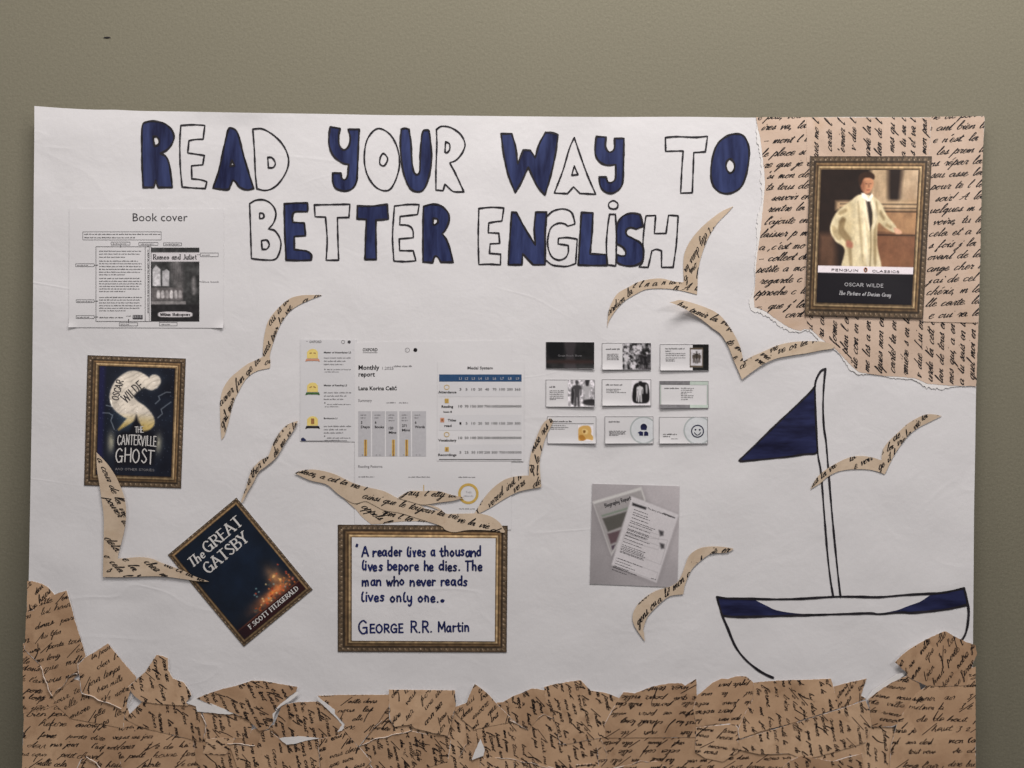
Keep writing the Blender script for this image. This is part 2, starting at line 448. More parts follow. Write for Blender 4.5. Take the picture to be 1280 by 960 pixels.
def cursive(ink, text, x, y, ang, xh, w, slant=0.75, jit=0.07, rnd=None, fit=None, xs=1.3):
    rnd = rnd or random
    if text == '|':      # one long pen stroke; xh is its length
        b = rnd.uniform(-.12, .12)*xh
        Q = catmull([(x, y), (x+math.cos(ang)*xh*.5-math.sin(ang)*b, y+math.sin(ang)*xh*.5+math.cos(ang)*b), (x+math.cos(ang)*xh, y+math.sin(ang)*xh)], 1.2)
        ink.ribbon(Q, w*(0.55+0.5*np.linspace(1, 0, len(Q))))
        return
    segs = []; cx = 0.0; cur = []
    if not hasattr(ink, 'occ'): ink.occ = []
    mine = []
    for ch in text:
        acc = ch in ACC
        ch0 = ACC.get(ch, ch)
        if ch0 == ' ':
            if cur: segs.append(cur); cur = []
            cx += 0.9; continue
        if ch0 not in CUR: ch0 = ch0.lower()
        if ch0 not in CUR: continue
        wd, main, ext = CUR[ch0]
        j = lambda p: (cx+p[0]+rnd.uniform(-jit, jit), p[1]*(1+rnd.uniform(-jit, jit))+rnd.uniform(-jit, jit))
        if main:
            if cur and ch0 in 'acdgqo':
                cur = cur[:-1] if len(cur) > 3 else cur
                cur.append((cx+0.1, 0.35))
            cur = cur+[j(p) for p in main]
        elif cur: segs.append(cur); cur = []
        for e in ext: segs.append([j(p) for p in e])
        if acc: segs.append([j((.35,1.5)), j((.65,1.95))])
        cx += wd
    if cur: segs.append(cur)
    if fit: xs = fit/(cx*xh)
    ca, sa = math.cos(ang), math.sin(ang)
    for s_ in segs:
        P = np.array(s_, float)
        X = (P[:, 0]*xs+P[:, 1]*slant)*xh; Y = P[:, 1]*xh
        Q = np.stack([x+X*ca+Y*sa, y+X*sa-Y*ca], 1)
        if ink.occ and len(Q) > 1:
            O = np.vstack(ink.occ)
            dd = np.sqrt(((Q[:, None]-O[None])**2).sum(2)).min(1)
            if (dd < xh*0.85).mean() > 0.3: continue
        mine.append(Q)
        Q = catmull(Q, max(0.7, xh*0.16))
        L = np.gradient(P[:, 1]) if len(P) > 1 else 0
        T = np.gradient(Q, axis=0); T /= np.hypot(T[:, 0], T[:, 1])[:, None]+1e-9
        down = T[:, 0]*(-sa)+T[:, 1]*ca      # + when the pen moves down the line
        ww = w*(0.42+0.58*np.clip(down, 0, 1)) * (1+0.12*np.sin(np.arange(len(Q))*0.37+x))
        ink.ribbon(Q, ww)
    ink.occ += mine
    return cx*xs*xh

PRT = {  # separate upright strokes, x-height 1, capitals 1.75
'a': (.95, [[(.72,.85),(.4,1),(.1,.5),(.3,.02),(.62,.2),(.74,.95)], [(.74,.98),(.76,.3),(.86,.0)]]),
'b': (.9, [[(.12,1.75),(.12,0)], [(.12,.75),(.45,1),(.75,.5),(.45,0),(.12,.1)]]),
'c': (.8, [[(.7,.85),(.4,1),(.1,.5),(.35,0),(.72,.15)]]),
'd': (.95, [[(.72,.8),(.4,1),(.1,.5),(.35,0),(.7,.25)], [(.76,1.75),(.76,0)]]),
'e': (.85, [[(.12,.48),(.68,.55),(.55,.95),(.3,.95),(.1,.5),(.32,.02),(.7,.12)]]),
'f': (.6, [[(.6,1.6),(.35,1.7),(.25,1.2),(.22,0)], [(.05,1.0),(.5,1.0)]]),
'g': (.9, [[(.7,.85),(.4,1),(.1,.5),(.35,0),(.7,.3)], [(.74,1),(.7,-.4),(.35,-.7),(.1,-.5)]]),
'h': (.95, [[(.12,1.75),(.12,0)], [(.12,.6),(.45,1),(.72,.7),(.74,0)]]),
'i': (.4, [[(.2,1),(.2,0)], [(.2,1.45),(.22,1.5)]]),
'j': (.4, [[(.25,1),(.22,-.5),(0,-.65)], [(.25,1.45),(.27,1.5)]]),
'k': (.85, [[(.12,1.75),(.12,0)], [(.65,1),(.14,.45)], [(.3,.55),(.72,0)]]),
'l': (.45, [[(.3,1.7),(.16,1.3),(.14,.3),(.35,0),(.45,.1)]]),
'm': (1.35, [[(.12,1),(.12,0)], [(.12,.6),(.38,1),(.58,.7),(.6,0)], [(.6,.6),(.88,1),(1.08,.7),(1.12,0)]]),
'n': (.95, [[(.12,1),(.12,0)], [(.12,.6),(.45,1),(.7,.7),(.74,0)]]),
'o': (.9, [[(.42,1),(.1,.5),(.4,0),(.75,.5),(.42,1)]]),
'p': (.9, [[(.12,1),(.12,-.7)], [(.12,.8),(.45,1),(.75,.5),(.45,0),(.12,.15)]]),
'q': (.9, [[(.7,.85),(.4,1),(.1,.5),(.35,0),(.7,.3)], [(.74,1),(.74,-.7)]]),
'r': (.7, [[(.12,1),(.12,0)], [(.12,.6),(.35,.95),(.62,.9)]]),
's': (.75, [[(.62,.88),(.35,1),(.15,.75),(.55,.35),(.4,.02),(.08,.1)]]),
't': (.7, [[(.32,1.5),(.3,.3),(.5,0),(.62,.1)], [(.05,1.0),(.62,1.02)]]),
'u': (.95, [[(.12,1),(.14,.3),(.4,0),(.7,.35),(.74,1)], [(.74,1),(.78,0)]]),
'v': (.8, [[(.05,1),(.38,0)], [(.38,0),(.7,1)]]),
'w': (1.2, [[(.05,1),(.3,0)], [(.3,0),(.55,.8)], [(.55,.8),(.8,0)], [(.8,0),(1.08,1)]]),
'x': (.8, [[(.1,1),(.7,0)], [(.7,1),(.1,0)]]),
'y': (.95, [[(.1,1),(.15,.4),(.4,.05),(.72,.4)], [(.74,1),(.72,-.3),(.45,-.75),(.3,-.55)]]),
'z': (.8, [[(.1,1),(.7,1)], [(.7,1),(.1,0)], [(.1,0),(.7,0)]]),
'A': (1.25, [[(.02,0),(.55,1.75)], [(.55,1.75),(1.12,0)], [(.25,.62),(.92,.62)]]),
'B': (1.1, [[(.15,1.75),(.15,0)], [(.15,1.75),(.8,1.65),(.8,1.1),(.15,.95)], [(.15,.95),(.95,.8),(.9,.1),(.15,0)]]),
'C': (1.2, [[(1.05,1.4),(.7,1.75),(.2,1.4),(.12,.6),(.45,.02),(.85,.08),(1.1,.4)]]),
'D': (1.25, [[(.15,1.75),(.15,0)], [(.15,1.75),(.8,1.6),(1.08,.9),(.8,.15),(.15,0)]]),
'E': (1.0, [[(.15,1.75),(.15,0)], [(.15,1.75),(.88,1.75)], [(.15,.92),(.75,.92)], [(.15,0),(.9,0)]]),
'F': (.95, [[(.15,1.75),(.15,0)], [(.15,1.75),(.88,1.75)], [(.15,.92),(.7,.92)]]),
'G': (1.3, [[(1.05,1.45),(.7,1.75),(.2,1.35),(.12,.6),(.45,.02),(.85,.05),(1.08,.4)], [(1.08,.75),(1.08,.05)], [(.7,.78),(1.2,.78)]]),
'H': (1.25, [[(.15,1.75),(.15,0)], [(1.05,1.75),(1.05,0)], [(.15,.9),(1.05,.9)]]),
'I': (.45, [[(.22,1.75),(.22,0)]]),
'J': (.8, [[(.6,1.75),(.6,.4),(.35,0),(.05,.15)]]),
'L': (.95, [[(.15,1.75),(.15,0)], [(.15,0),(.88,0)]]),
'M': (1.45, [[(.15,0),(.2,1.75)], [(.2,1.75),(.72,.5)], [(.72,.5),(1.22,1.75)], [(1.22,1.75),(1.3,0)]]),
'N': (1.25, [[(.15,0),(.15,1.75)], [(.15,1.75),(1.05,0)], [(1.05,0),(1.05,1.75)]]),
'O': (1.3, [[(.65,1.75),(.2,1.4),(.12,.6),(.6,0),(1.1,.5),(1.08,1.3),(.65,1.75)]]),
'P': (1.05, [[(.15,1.75),(.15,0)], [(.15,1.75),(.85,1.6),(.85,.95),(.15,.8)]]),
'R': (1.15, [[(.15,1.75),(.15,0)], [(.15,1.75),(.85,1.62),(.85,1.0),(.15,.85)], [(.45,.88),(1.05,0)]]),
'S': (1.0, [[(.85,1.5),(.5,1.78),(.15,1.4),(.5,.92),(.88,.45),(.5,-.02),(.1,.25)]]),
'T': (1.1, [[(.55,1.75),(.55,0)], [(.05,1.75),(1.05,1.75)]]),
'U': (1.2, [[(.15,1.75),(.15,.5),(.58,0),(1.02,.5),(1.05,1.75)]]),
'V': (1.15, [[(.05,1.75),(.55,0)], [(.55,0),(1.08,1.75)]]),
'W': (1.6, [[(.05,1.75),(.42,0)], [(.42,0),(.8,1.4)], [(.8,1.4),(1.15,0)], [(1.15,0),(1.55,1.75)]]),
'X': (1.1, [[(.1,1.75),(1.0,0)], [(1.0,1.75),(.1,0)]]),
'Y': (1.1, [[(.05,1.75),(.52,.85)], [(1.02,1.75),(.52,.85)], [(.52,.85),(.52,0)]]),
'Z': (1.1, [[(.1,1.75),(1.0,1.75)], [(1.0,1.75),(.1,0)], [(.1,0),(1.0,0)]]),
'.': (.45, [[(.18,.02),(.24,.06)]]), ',': (.45, [[(.2,.1),(.1,-.25)]]), '"': (.6, [[(.18,2.0),(.1,1.6)], [(.42,2.0),(.34,1.6)]]),
'*': (.7, [[(.15,.25),(.35,.45),(.6,.25),(.35,.05),(.15,.25)], [(.2,.25),(.5,.28)]]),
}
def printed(ink, text, x0, y0, x1, y1, xh, w, font='hand', jit=0.0, rnd=None, slant=0.0, capscale=1.0, arc=0.0):
    rnd = rnd or random
    adv = 0.0; items = []
    for ch in text:
        if ch == ' ': adv += 0.75; continue
        sc = 1.0
        if ch not in PRT: continue
        wd, st = PRT[ch]
        items.append((adv, st, rnd.uniform(-jit, jit))); adv += wd+0.12
    L = math.hypot(x1-x0, y1-y0); ux, uy = (x1-x0)/L, (y1-y0)/L; sx = L/adv
    for a, st, dy in items:
        for s_ in st:
            P = np.array(s_, float)+np.array([[rnd.uniform(-jit, jit), dy+rnd.uniform(-jit, jit)*0.5]])
            X = (P[:, 0]+a)*sx+P[:, 1]*slant*xh; Y = P[:, 1]*xh*capscale
            if arc: Y = Y - arc*((X/L-0.5)**2)*4*xh
            Q0 = np.stack([x0+X*ux+Y*uy, y0+X*uy-Y*ux], 1)
            Q = catmull(Q0, max(0.6, xh*0.2))
            ww = w
            if font == 'serif':
                T = np.gradient(Q, axis=0); T /= np.hypot(T[:, 0], T[:, 1])[:, None]+1e-9
                v = np.abs(-T[:, 0]*uy+T[:, 1]*ux)
                ww = w*(0.52+0.62*v**1.5)
            ink.ribbon(Q, ww)
            if font == 'serif' and len(P) == 2 and abs(P[0, 1]-P[1, 1]) > 0.6:
                for e in (0, 1):
                    if 0.1 < P[e, 1] < 0.9 or 1.05 < P[e, 1] < 1.6: continue
                    c = Q0[e]; r = 0.17*xh+w*0.55
                    ink.ribbon(np.array([(c[0]-ux*r, c[1]-uy*r), (c[0], c[1]), (c[0]+ux*r, c[1]+uy*r)]), w*0.45, False)
def sans(ink, text, x, y, h=None, fit=None, bold=0.0, shear=0.0, align='L', space=1.0, ang=0.0):
    """built-in sans letters; h = size in units, x, y = baseline start"""
    cu = bpy.data.curves.new("t", 'FONT'); cu.body = text; cu.size = 1; cu.resolution_u = 2
    cu.offset = bold; cu.shear = shear; cu.space_character = space
    ob = bpy.data.objects.new("t", cu); me = ob.to_mesh()
    n = len(me.vertices)
    if n == 0: bpy.data.objects.remove(ob); return
    V = np.empty(n*3); me.vertices.foreach_get("co", V); V = V.reshape(-1, 3)[:, :2]
    me.calc_loop_triangles()
    F = np.empty(len(me.loop_triangles)*3, int); me.loop_triangles.foreach_get("vertices", F); F = F.reshape(-1, 3)
    ob.to_mesh_clear(); bpy.data.objects.remove(ob); bpy.data.curves.remove(cu)
    w = V[:, 0].max()-V[:, 0].min()
    if h is None: h = fit/w
    sx = fit/w if fit else h
    X = (V[:, 0]-V[:, 0].min())*sx; Y = V[:, 1]*h
    if align == 'C': X = X-w*sx/2
    if align == 'R': X = X-w*sx
    ca, sa = math.cos(ang), math.sin(ang)
    ink.add(np.stack([x+X*ca+Y*sa, y+X*sa-Y*ca], 1), F)
def greek(ink, x0, y, x1, h, rnd, dens=0.85, ang=0.0):
    """a line of print too small to read"""
    x = x0; ca, sa = math.cos(ang), math.sin(ang)
    while x < x1:
        wl = rnd.uniform(2.0, 6.0)*h/1.4
        e = min(x+wl, x1)
        while x < e:
            hh = h*rnd.choice([0.6, 0.6, 0.7, 1.0]); ww = h*rnd.uniform(0.22, 0.42)
            cx, cy = x-x0, -0.0
            pts = np.array([(cx, 0), (cx+ww, 0), (cx+ww, -hh), (cx, -hh)])
            P = np.stack([x0+pts[:, 0]*ca-pts[:, 1]*sa, y+pts[:, 0]*sa+pts[:, 1]*ca], 1)
            ink.add(P, np.array([(0, 1, 2), (0, 2, 3)]))
            x += ww+h*0.16
        x += h*0.5

# ------------------------------------------------------------------ printed pictures: fine grids coloured point by point
def bil(q, u, v):
    a, b, c, d = [np.array(p, float) for p in q]   # TL TR BR BL
    u = np.asarray(u)[..., None]; v = np.asarray(v)[..., None]
    return a*(1-u)*(1-v)+b*u*(1-v)+c*u*v+d*(1-u)*v
def picture(name, q, fn, lift, parent, res=1.0, mat=None, mask=None):
    W = np.hypot(q[1][0]-q[0][0], q[1][1]-q[0][1]); Hh = np.hypot(q[3][0]-q[0][0], q[3][1]-q[0][1])
    nx, ny = max(2, int(W/res)+1), max(2, int(Hh/res)+1)
    u, v = np.meshgrid(np.linspace(0, 1, nx), np.linspace(0, 1, ny))
    P = bil(q, u, v).reshape(-1, 2)
    C = fn(u, v, W, Hh).reshape(-1, 3)
    V = Wp(P[:, 0], P[:, 1], LV(lift, P[:, 0], P[:, 1]))
    i = np.arange(nx*ny).reshape(ny, nx)
    F = np.stack([i[:-1, :-1], i[1:, :-1], i[1:, 1:], i[:-1, 1:]], -1).reshape(-1, 4)
    if mask is not None:
        m = mask(u, v, W, Hh); mf = (m[:-1, :-1] & m[1:, :-1] & m[1:, 1:] & m[:-1, 1:]).ravel()
        F = F[mf]
    return mk(name, V, F, mat or M['print'], parent, colors=C)
def vnoise(u, v, fx, fy, seed):
    r = np.random.RandomState(seed); n = 64
    g = r.rand(n, n)
    x = u*fx+3.3; y = v*fy+1.7
    xi, yi = np.floor(x).astype(int), np.floor(y).astype(int); xf, yf = x-xi, y-yi
    xf = xf*xf*(3-2*xf); yf = yf*yf*(3-2*yf)
    g_ = lambda a, b: g[a % n, b % n]
    return (g_(xi, yi)*(1-xf)+g_(xi+1, yi)*xf)*(1-yf)+(g_(xi, yi+1)*(1-xf)+g_(xi+1, yi+1)*xf)*yf
def fbm(u, v, f, seed, o=4):
    s = 0; a = 0.5
    for i in range(o): s = s+a*vnoise(u, v, f*2**i, f*2**i, seed+i); a *= 0.5
    return s/(1-0.5**o)
def smask(u, v, poly, soft=0.01, asp=1.0, curve=True):
    P = np.stack([u.ravel(), v.ravel()*asp], 1)
    pl = np.array([(p[0], p[1]*asp) for p in poly])
    if curve:
        pl = path([tuple(p) for p in pl], True, 0.02)
    d = pdist(P, pl); ins = pip(P, pl)
    sd = np.where(ins, d, -d)
    return np.clip(sd/soft*0.5+0.5, 0, 1).reshape(u.shape)[..., None]
def over(C, m, c): return C*(1-m)+np.asarray(c)*m
def base(u, c): return np.zeros(u.shape+(3,))+np.asarray(c)

# ================================================================== THE WALL
def build_wall():
    m, nt, b = new_mat("painted_wall", 0.75, 0.2)
    p = coords(nt)
    f1 = noise(nt, p, 1.3, 4, 0.5)
    c = ramp(nt, f1, [(0.3, (0.198, 0.183, 0.133)), (0.7, (0.232, 0.216, 0.158))])
    f2 = noise(nt, p, 420, 3, 0.65)
    c = mixc(nt, 0.30, c, ramp(nt, f2, [(0.3, (0.152, 0.140, 0.100)), (0.72, (0.285, 0.265, 0.20))]))
    nt.links.new(c, b.inputs["Base Color"])
    f3 = noise(nt, p, 260, 5, 0.6)
    bump(nt, b, f3, 0.45, 0.0009)
    x0, x1, z0, z1 = -2.2, 2.2, 0.0, 2.9
    me = bpy.data.meshes.new("wall")
    nx, nz = 44, 29
    V = [(x0+(x1-x0)*i/nx, 0, z0+(z1-z0)*j/nz) for j in range(nz+1) for i in range(nx+1)]
    F = [(j*(nx+1)+i, j*(nx+1)+i+1, (j+1)*(nx+1)+i+1, (j+1)*(nx+1)+i) for j in range(nz) for i in range(nx)]
    k = len(V)
    V += [(x0, 0.12, z0), (x1, 0.12, z0), (x1, 0.12, z1), (x0, 0.12, z1)]
    F += [(k+3, k+2, k+1, k)]
    me.from_pydata(V, [], F); me.update(); me.materials.append(m)
    w = bpy.data.objects.new("wall", me); COL.objects.link(w); w['kind'] = 'structure'
    ORG["wall"] = np.zeros(3)
    # a small dark nick in the paint: a shallow lens-shaped chip with a dark hollow
    pts = [(129.3, 47.3), (131, 46.3), (134, 46.0), (137, 46.3), (138.6, 47.1), (137, 47.9), (133.5, 48.2), (131, 48.0)]
    P = np.array([((x-640)*S, -0.0004, (480-y)*S+Z0) for x, y in pts])
    V = np.vstack([P, P*[1, 0, 1]+[0, -0.00005, 0]]); n = len(pts)
    F = [tuple(range(n))]+[(i, (i+1) % n, n+(i+1) % n, n+i) for i in range(n)]
    mk("paint_chip", V, F, M['ink'], w, smooth=False)
build_wall()

# ================================================================== THE POSTER SHEET AND WHAT IS DRAWN ON IT
poster = thing("poster", "large white paper poster with hand-drawn blue title and sailboat, on the olive wall", "poster", 625, 560)
edge = [(43, 132.5, 1), (80, 135.2), (117, 137), (145, 137.2), (175, 138.6), (240, 139.6), (300, 140.8), (400, 142.3), (480, 143.8), (560, 144.4), (650, 145.4), (760, 146.2),
        (860, 146.0), (945, 147), (1060, 146.2), (1150, 146.6), (1229.5, 145.6, 1), (1228, 190), (1226, 232), (1224, 320), (1222, 400), (1220.2, 480), (1219, 560), (1217.6, 640),
        (1217, 720), (1216.3, 800), (1216, 870), (1216.6, 940), (1217, 988, 1), (900, 990), (600, 989), (300, 991), (27, 989, 1), (28.5, 950), (30.5, 870), (33.5, 800), (35.5, 740),
        (36.6, 690), (38.6, 580), (40.2, 480), (41.2, 380), (41.8, 300), (42.2, 240), (42.8, 180)]
sheet("poster_sheet", path(edge, True, 9), 0.0, M['poster'], poster, spacing=8.5, thick=0.5)

# dents (x0,y0) and zoom of each group of letters, as measured
LET = []
def let(ox, oy, fill, outer, *holes): LET.append((ox, oy, fill, outer, holes))
c = 1
let(170,145,1,[(52,80),(90,48),(150,42),(230,62),(285,110),(305,165),(290,220),(250,270),(198,298,c),(240,325),(265,380),(280,470),(292,572,c),(180,572,c),(166,540),(157,512,c),(150,545),(142,572,c),(58,572,c),(50,400),(48,250)],[(140,165,c),(170,168),(187,200),(178,230),(150,242,c),(143,205)])
let(170,145,0,[(360,75,c),(455,70),(552,75,c),(538,185,c),(470,188),(425,197,c),(415,295,c),(480,305),(548,315,c),(535,390,c),(445,398,c),(448,503,c),(510,508),(568,525,c),(555,580,c),(455,575),(370,568,c),(355,400),(352,200)])
let(170,145,1,[(755,95),(800,115),(825,170),(850,270),(880,380),(942,580,c),(890,592),(830,570),(800,530),(775,512,c),(755,560),(730,590),(615,578,c),(660,450),(700,270),(725,160),(738,112)],[(768,352,c),(790,398,c),(755,402,c)])
let(170,145,0,[(935,105,c),(1010,103),(1090,145),(1160,210),(1205,285),(1222,360),(1205,440),(1150,530),(1090,580),(1030,595),(968,582,c),(955,450),(948,280)],[(1055,330,c),(1090,335),(1115,375),(1100,410),(1060,415,c)])
let(400,150,1,[(82,55,c),(162,68,c),(150,130),(155,200),(190,240),(230,210),(242,140),(225,75,c),(315,75,c),(308,200),(300,400),(290,500),(250,555),(190,568),(125,545),(102,490),(102,425,c),(168,425,c),(175,465),(198,478),(220,450),(230,355,c),(180,345),(110,290),(75,210),(72,130)])
let(400,150,0,[(480,68),(560,115),(615,210),(637,330),(620,440),(570,545),(510,565),(440,530),(380,440),(355,320),(370,180),(420,95)],[(510,268),(542,310),(515,365),(480,350),(485,295)])
let(400,150,1,[(650,75,c),(680,67),(712,75,c),(728,180),(735,320),(750,410),(775,437),(798,410),(802,280),(812,150),(825,90),(850,82),(872,90),(885,180),(893,300),(880,420),(840,540),(790,575),(720,545),(670,430),(650,300),(643,180)])
let(400,150,0,[(932,75,c),(975,50),(1050,62),(1125,115),(1160,190),(1140,260),(1090,320),(1038,342,c),(1085,430),(1152,575,c),(1105,575),(1060,568),(1000,512,c),(985,565,c),(928,560,c),(928,400),(935,200)],[(1005,175,c),(1035,190),(1038,235),(1015,262),(1000,255,c)])
let(610,155,1,[(105,78,c),(190,78,c),(220,180),(238,320,c),(282,208,c),(340,212,c),(378,270,c),(410,160),(460,68,c),(510,70),(560,85,c),(540,240),(500,420),(455,570,c),(390,490),(322,345,c),(270,460),(218,550,c),(160,400),(125,240)])
let(610,155,0,[(690,108,c),(745,270),(800,420),(862,562,c),(735,555,c),(685,502,c),(635,557,c),(530,552,c),(600,370),(650,200)],[(690,335,c),(720,405,c),(670,410,c)])
let(610,155,1,[(868,100,c),(945,105,c),(940,180),(970,225),(1010,200),(1012,115,c),(1088,115,c),(1084,300),(1080,440),(1060,510),(1000,553),(940,545),(900,500),(888,423,c),(945,425,c),(960,465),(995,465),(1020,430),(1022,325,c),(950,330),(890,300),(858,240),(860,150)])
let(800,155,0,[(203,108,c),(300,101),(440,106),(540,98,c),(523,222,c),(430,228,c),(424,400),(418,550,c),(325,553,c),(335,350),(345,215,c),(205,218,c)])
let(800,155,1,[(755,80),(820,90),(860,150),(873,240),(855,380),(810,500),(730,552),(650,550),(590,500),(567,410),(580,270),(620,160),(690,100)],[(723,280),(755,320),(750,370),(718,392),(690,355),(692,305)])
let(300,240,0,[(78,92,c),(130,65),(200,65),(260,105),(288,170),(270,245),(228,295,c),(280,310),(320,370),(328,430),(310,500),(275,540),(180,542),(92,532,c),(85,300)],[(158,168,c),(185,172),(193,195),(180,210),(158,212,c)],[(172,388,c),(215,385),(235,420),(215,455),(178,458,c)])
let(300,240,1,[(355,95,c),(450,88),(540,88,c),(543,130),(540,158,c),(440,160),(420,200),(425,242,c),(515,248,c),(525,350,c),(435,355,c),(435,460,c),(530,472),(570,500),(570,545,c),(470,548),(370,545,c),(358,300)])
let(300,240,0,[(595,103,c),(740,100),(880,97,c),(872,203,c),(780,205,c),(784,380),(790,545,c),(690,545,c),(698,380),(685,200,c),(602,198,c)])
let(300,240,1,[(940,112,c),(1060,112),(1178,98,c),(1188,218,c),(1088,225,c),(1088,400),(1092,540,c),(1000,540,c),(1005,380),(1012,220,c),(938,215,c)])
let(440,240,0,[(340,112,c),(440,100),(538,100,c),(525,180,c),(385,195,c),(382,262,c),(450,268),(485,300),(492,365,c),(378,375,c),(382,468,c),(490,470,c),(512,550,c),(420,556),(335,552,c),(325,350)])
let(440,240,1,[(572,115,c),(640,98),(710,110),(765,160),(778,220),(755,290),(722,335,c),(755,380),(785,460),(810,562,c),(712,562,c),(690,525),(668,512),(655,530),(645,565,c),(568,560,c),(568,300)],[(650,210,c),(680,215),(688,240),(665,262),(650,262,c)])
let(590,245,0,[(55,100,c),(150,90),(255,95,c),(240,200,c),(190,205),(135,215,c),(130,293,c),(215,297,c),(222,378,c),(145,382,c),(140,458,c),(230,465,c),(228,550,c),(140,545),(55,548,c),(50,330)])
let(590,245,1,[(318,130,c),(355,132,c),(430,270),(508,395,c),(498,260),(510,130,c),(597,128,c),(585,300),(585,550,c),(490,550,c),(450,510),(405,460,c),(400,550,c),(290,550,c),(300,380)])
let(590,245,0,[(597,165,c),(650,120),(730,103),(795,130),(820,200),(822,225,c),(765,240,c),(740,222),(690,218),(635,250),(610,320),(607,400),(635,480),(690,512),(745,495),(770,450),(770,395,c),(688,382,c),(692,337,c),(760,332),(842,344,c),(830,540,c),(760,562),(700,560),(640,550),(588,510,c),(588,300)])
let(590,245,1,[(875,132,c),(968,135,c),(960,300),(945,462,c),(1075,468,c),(1080,555,c),(960,556),(850,552,c),(865,300)])
let(590,245,0,[(1100,146,c),(1148,146,c),(1155,350),(1150,560,c),(1085,550,c),(1075,400),(1085,250)])
let(590,245,0,[(1130,37),(1166,60),(1160,95),(1130,104),(1098,92),(1095,58)])
let(700,240,1,[(590,170),(640,180,c),(655,225),(664,275,c),(610,297,c),(565,285),(530,305),(535,345),(590,375),(645,410),(670,470),(660,545),(610,585),(540,592),(480,578),(452,558,c),(452,498,c),(490,512),(522,505),(525,475),(500,440),(455,415,c),(452,340),(455,265),(490,205),(540,175)])
let(700,240,0,[(688,190,c),(765,187,c),(755,332,c),(848,330,c),(868,185,c),(945,190,c),(930,420),(905,602,c),(812,602,c),(812,470,c),(770,458),(735,470,c),(705,602,c),(630,600,c),(665,545),(664,400),(674,280)])
rl = random.Random(3)
for ox, oy, fill, outer, holes in LET:
    o = path(zm(outer, ox, oy, 6.4), True, 1.6)
    hs = [path(zm(h, ox, oy, 6.4), True, 1.0) for h in holes]
    ink = Ink(0.42)
    wv = lambda n: 2.35*(1+0.16*np.sin(np.arange(n)*0.31+ox*0.7+len(outer))+0.10*np.sin(np.arange(n)*0.83))
    for l in [o]+hs:
        Q = np.vstack([l, l[:2]])
        ink.ribbon(Q, wv(len(Q))*(0.85 if not fill else 1.0))
    if fill:
        f = sheet("filled_letter", o, 0.22, M['navy'], poster, hs, 6, 0)
        ink.build("letter_outline", M['marker'], f)
    else:
        ink.build("outlined_letter", M['marker'], poster)

# the drawn sailboat
def strokes(name, lines, w, mat, parent, lift=0.42):
    ink = Ink(lift)
    for L in lines:
        Q = path(L, False, 2.0)
        ink.ribbon(Q, w*(1+0.16*np.sin(np.arange(len(Q))*0.17+L[0][0])+0.08*np.sin(np.arange(len(Q))*0.6)))
    return ink.build(name, mat, parent)
strokes("boat_mast", [[(1031.5,461),(1026,464),(1021,472.5),(1018.7,482.5),(1019,507),(1020.5,540),(1022.5,570),(1026,590),(1030,640),(1034,690),(1038,725),(1041.5,746)],
                      [(1031.7,461),(1029.7,482),(1028.7,507),(1029.7,533),(1032.5,553),(1035,583),(1038,620),(1042,665),(1047,715),(1050.5,746)]], 2.4, M['marker'], poster)
sail = path([(1018.5,483,c),(1010,493),(975,526),(945,555),(922.5,577,c),(945,575),(985,571),(1005,568),(1022,567,c),(1020,530)], True, 2)
f = sheet("boat_sail", sail, 0.22, M['navydark'], poster, (), 6, 0)
strokes("sail_outline", [[tuple(p) for p in np.vstack([sail, sail[:2]])[::4]]+[tuple(sail[0])]], 2.2, M['marker'], f)
hull = strokes("boat_hull", [
    [(896,746),(905,747.4),(915,748),(940,748.4),(967.5,749),(1000,748.4),(1040,746),(1070,745.8),(1099,746.3),(1134,743.5),(1173,741.3),(1190,738.5),(1205,735)],
    [(903.5,769.5),(915,770.8),(931,771),(962,770.3),(1004,769),(1060,767.3),(1087,766.5),(1099,767.5),(1127,765.5),(1140,766),(1173,763),(1192,760),(1208.5,756)],
    [(896,746),(899,757),(903,770),(909,784),(919,807.5),(931,823.5),(945.6,836),(957,843),(966,847)],
    [(1205,735),(1208.5,749.7),(1210.6,765),(1209,782.5),(1206,793.5),(1201.7,800.5)]], 2.9, M['marker'], poster)
for pts in ([(896,746,c),(915,748),(942,749,c),(958,757),(972,763),(1000,767),(1040,768,c),(1004,769.2),(962,770.5),(931,771),(903,769.5,c)],
            [(1164,743,c),(1185,739.5),(1205,735,c),(1209,756,c),(1173,763),(1140,766),(1120,765.8),(1095,767.5,c),(1120,763),(1135,757.5),(1150,752),(1158,747)]):
    sheet("hull_band", path(pts, True, 2), 0.22, M['navydark'], hull, (), 6, 0)

# ================================================================== OLD-LETTER PAPER, TOP RIGHT CORNER
def torn(outline, amt, seed, thr=0.35):
    """the ragged white rim round a torn piece: a little larger here and there"""
    r = np.random.RandomState(seed)
    P = subdiv(outline, 2.2); n = len(P)
    T = np.roll(P, -1, 0)-np.roll(P, 1, 0); T /= np.hypot(T[:, 0], T[:, 1])[:, None]+1e-9
    A = 0.5*(P[:, 0]*np.roll(P[:, 1], -1)-P[:, 1]*np.roll(P[:, 0], -1)).sum()
    N = np.stack([T[:, 1], -T[:, 0]], 1)*(1 if A > 0 else -1)
    t = np.arange(n)*2.2
    a = sum(np.sin(t/w+r.uniform(0, 6.28)) for w in (17, 29, 9))/3
    f = r.rand(n)
    if callable(amt): amt = amt(P[:, 0], P[:, 1])
    off = amt*np.clip(a+thr, 0, 1.2)*(0.7+0.6*f)
    return P+N*off[:, None], P+N*((r.rand(n)-0.5)*0.5)[:, None]
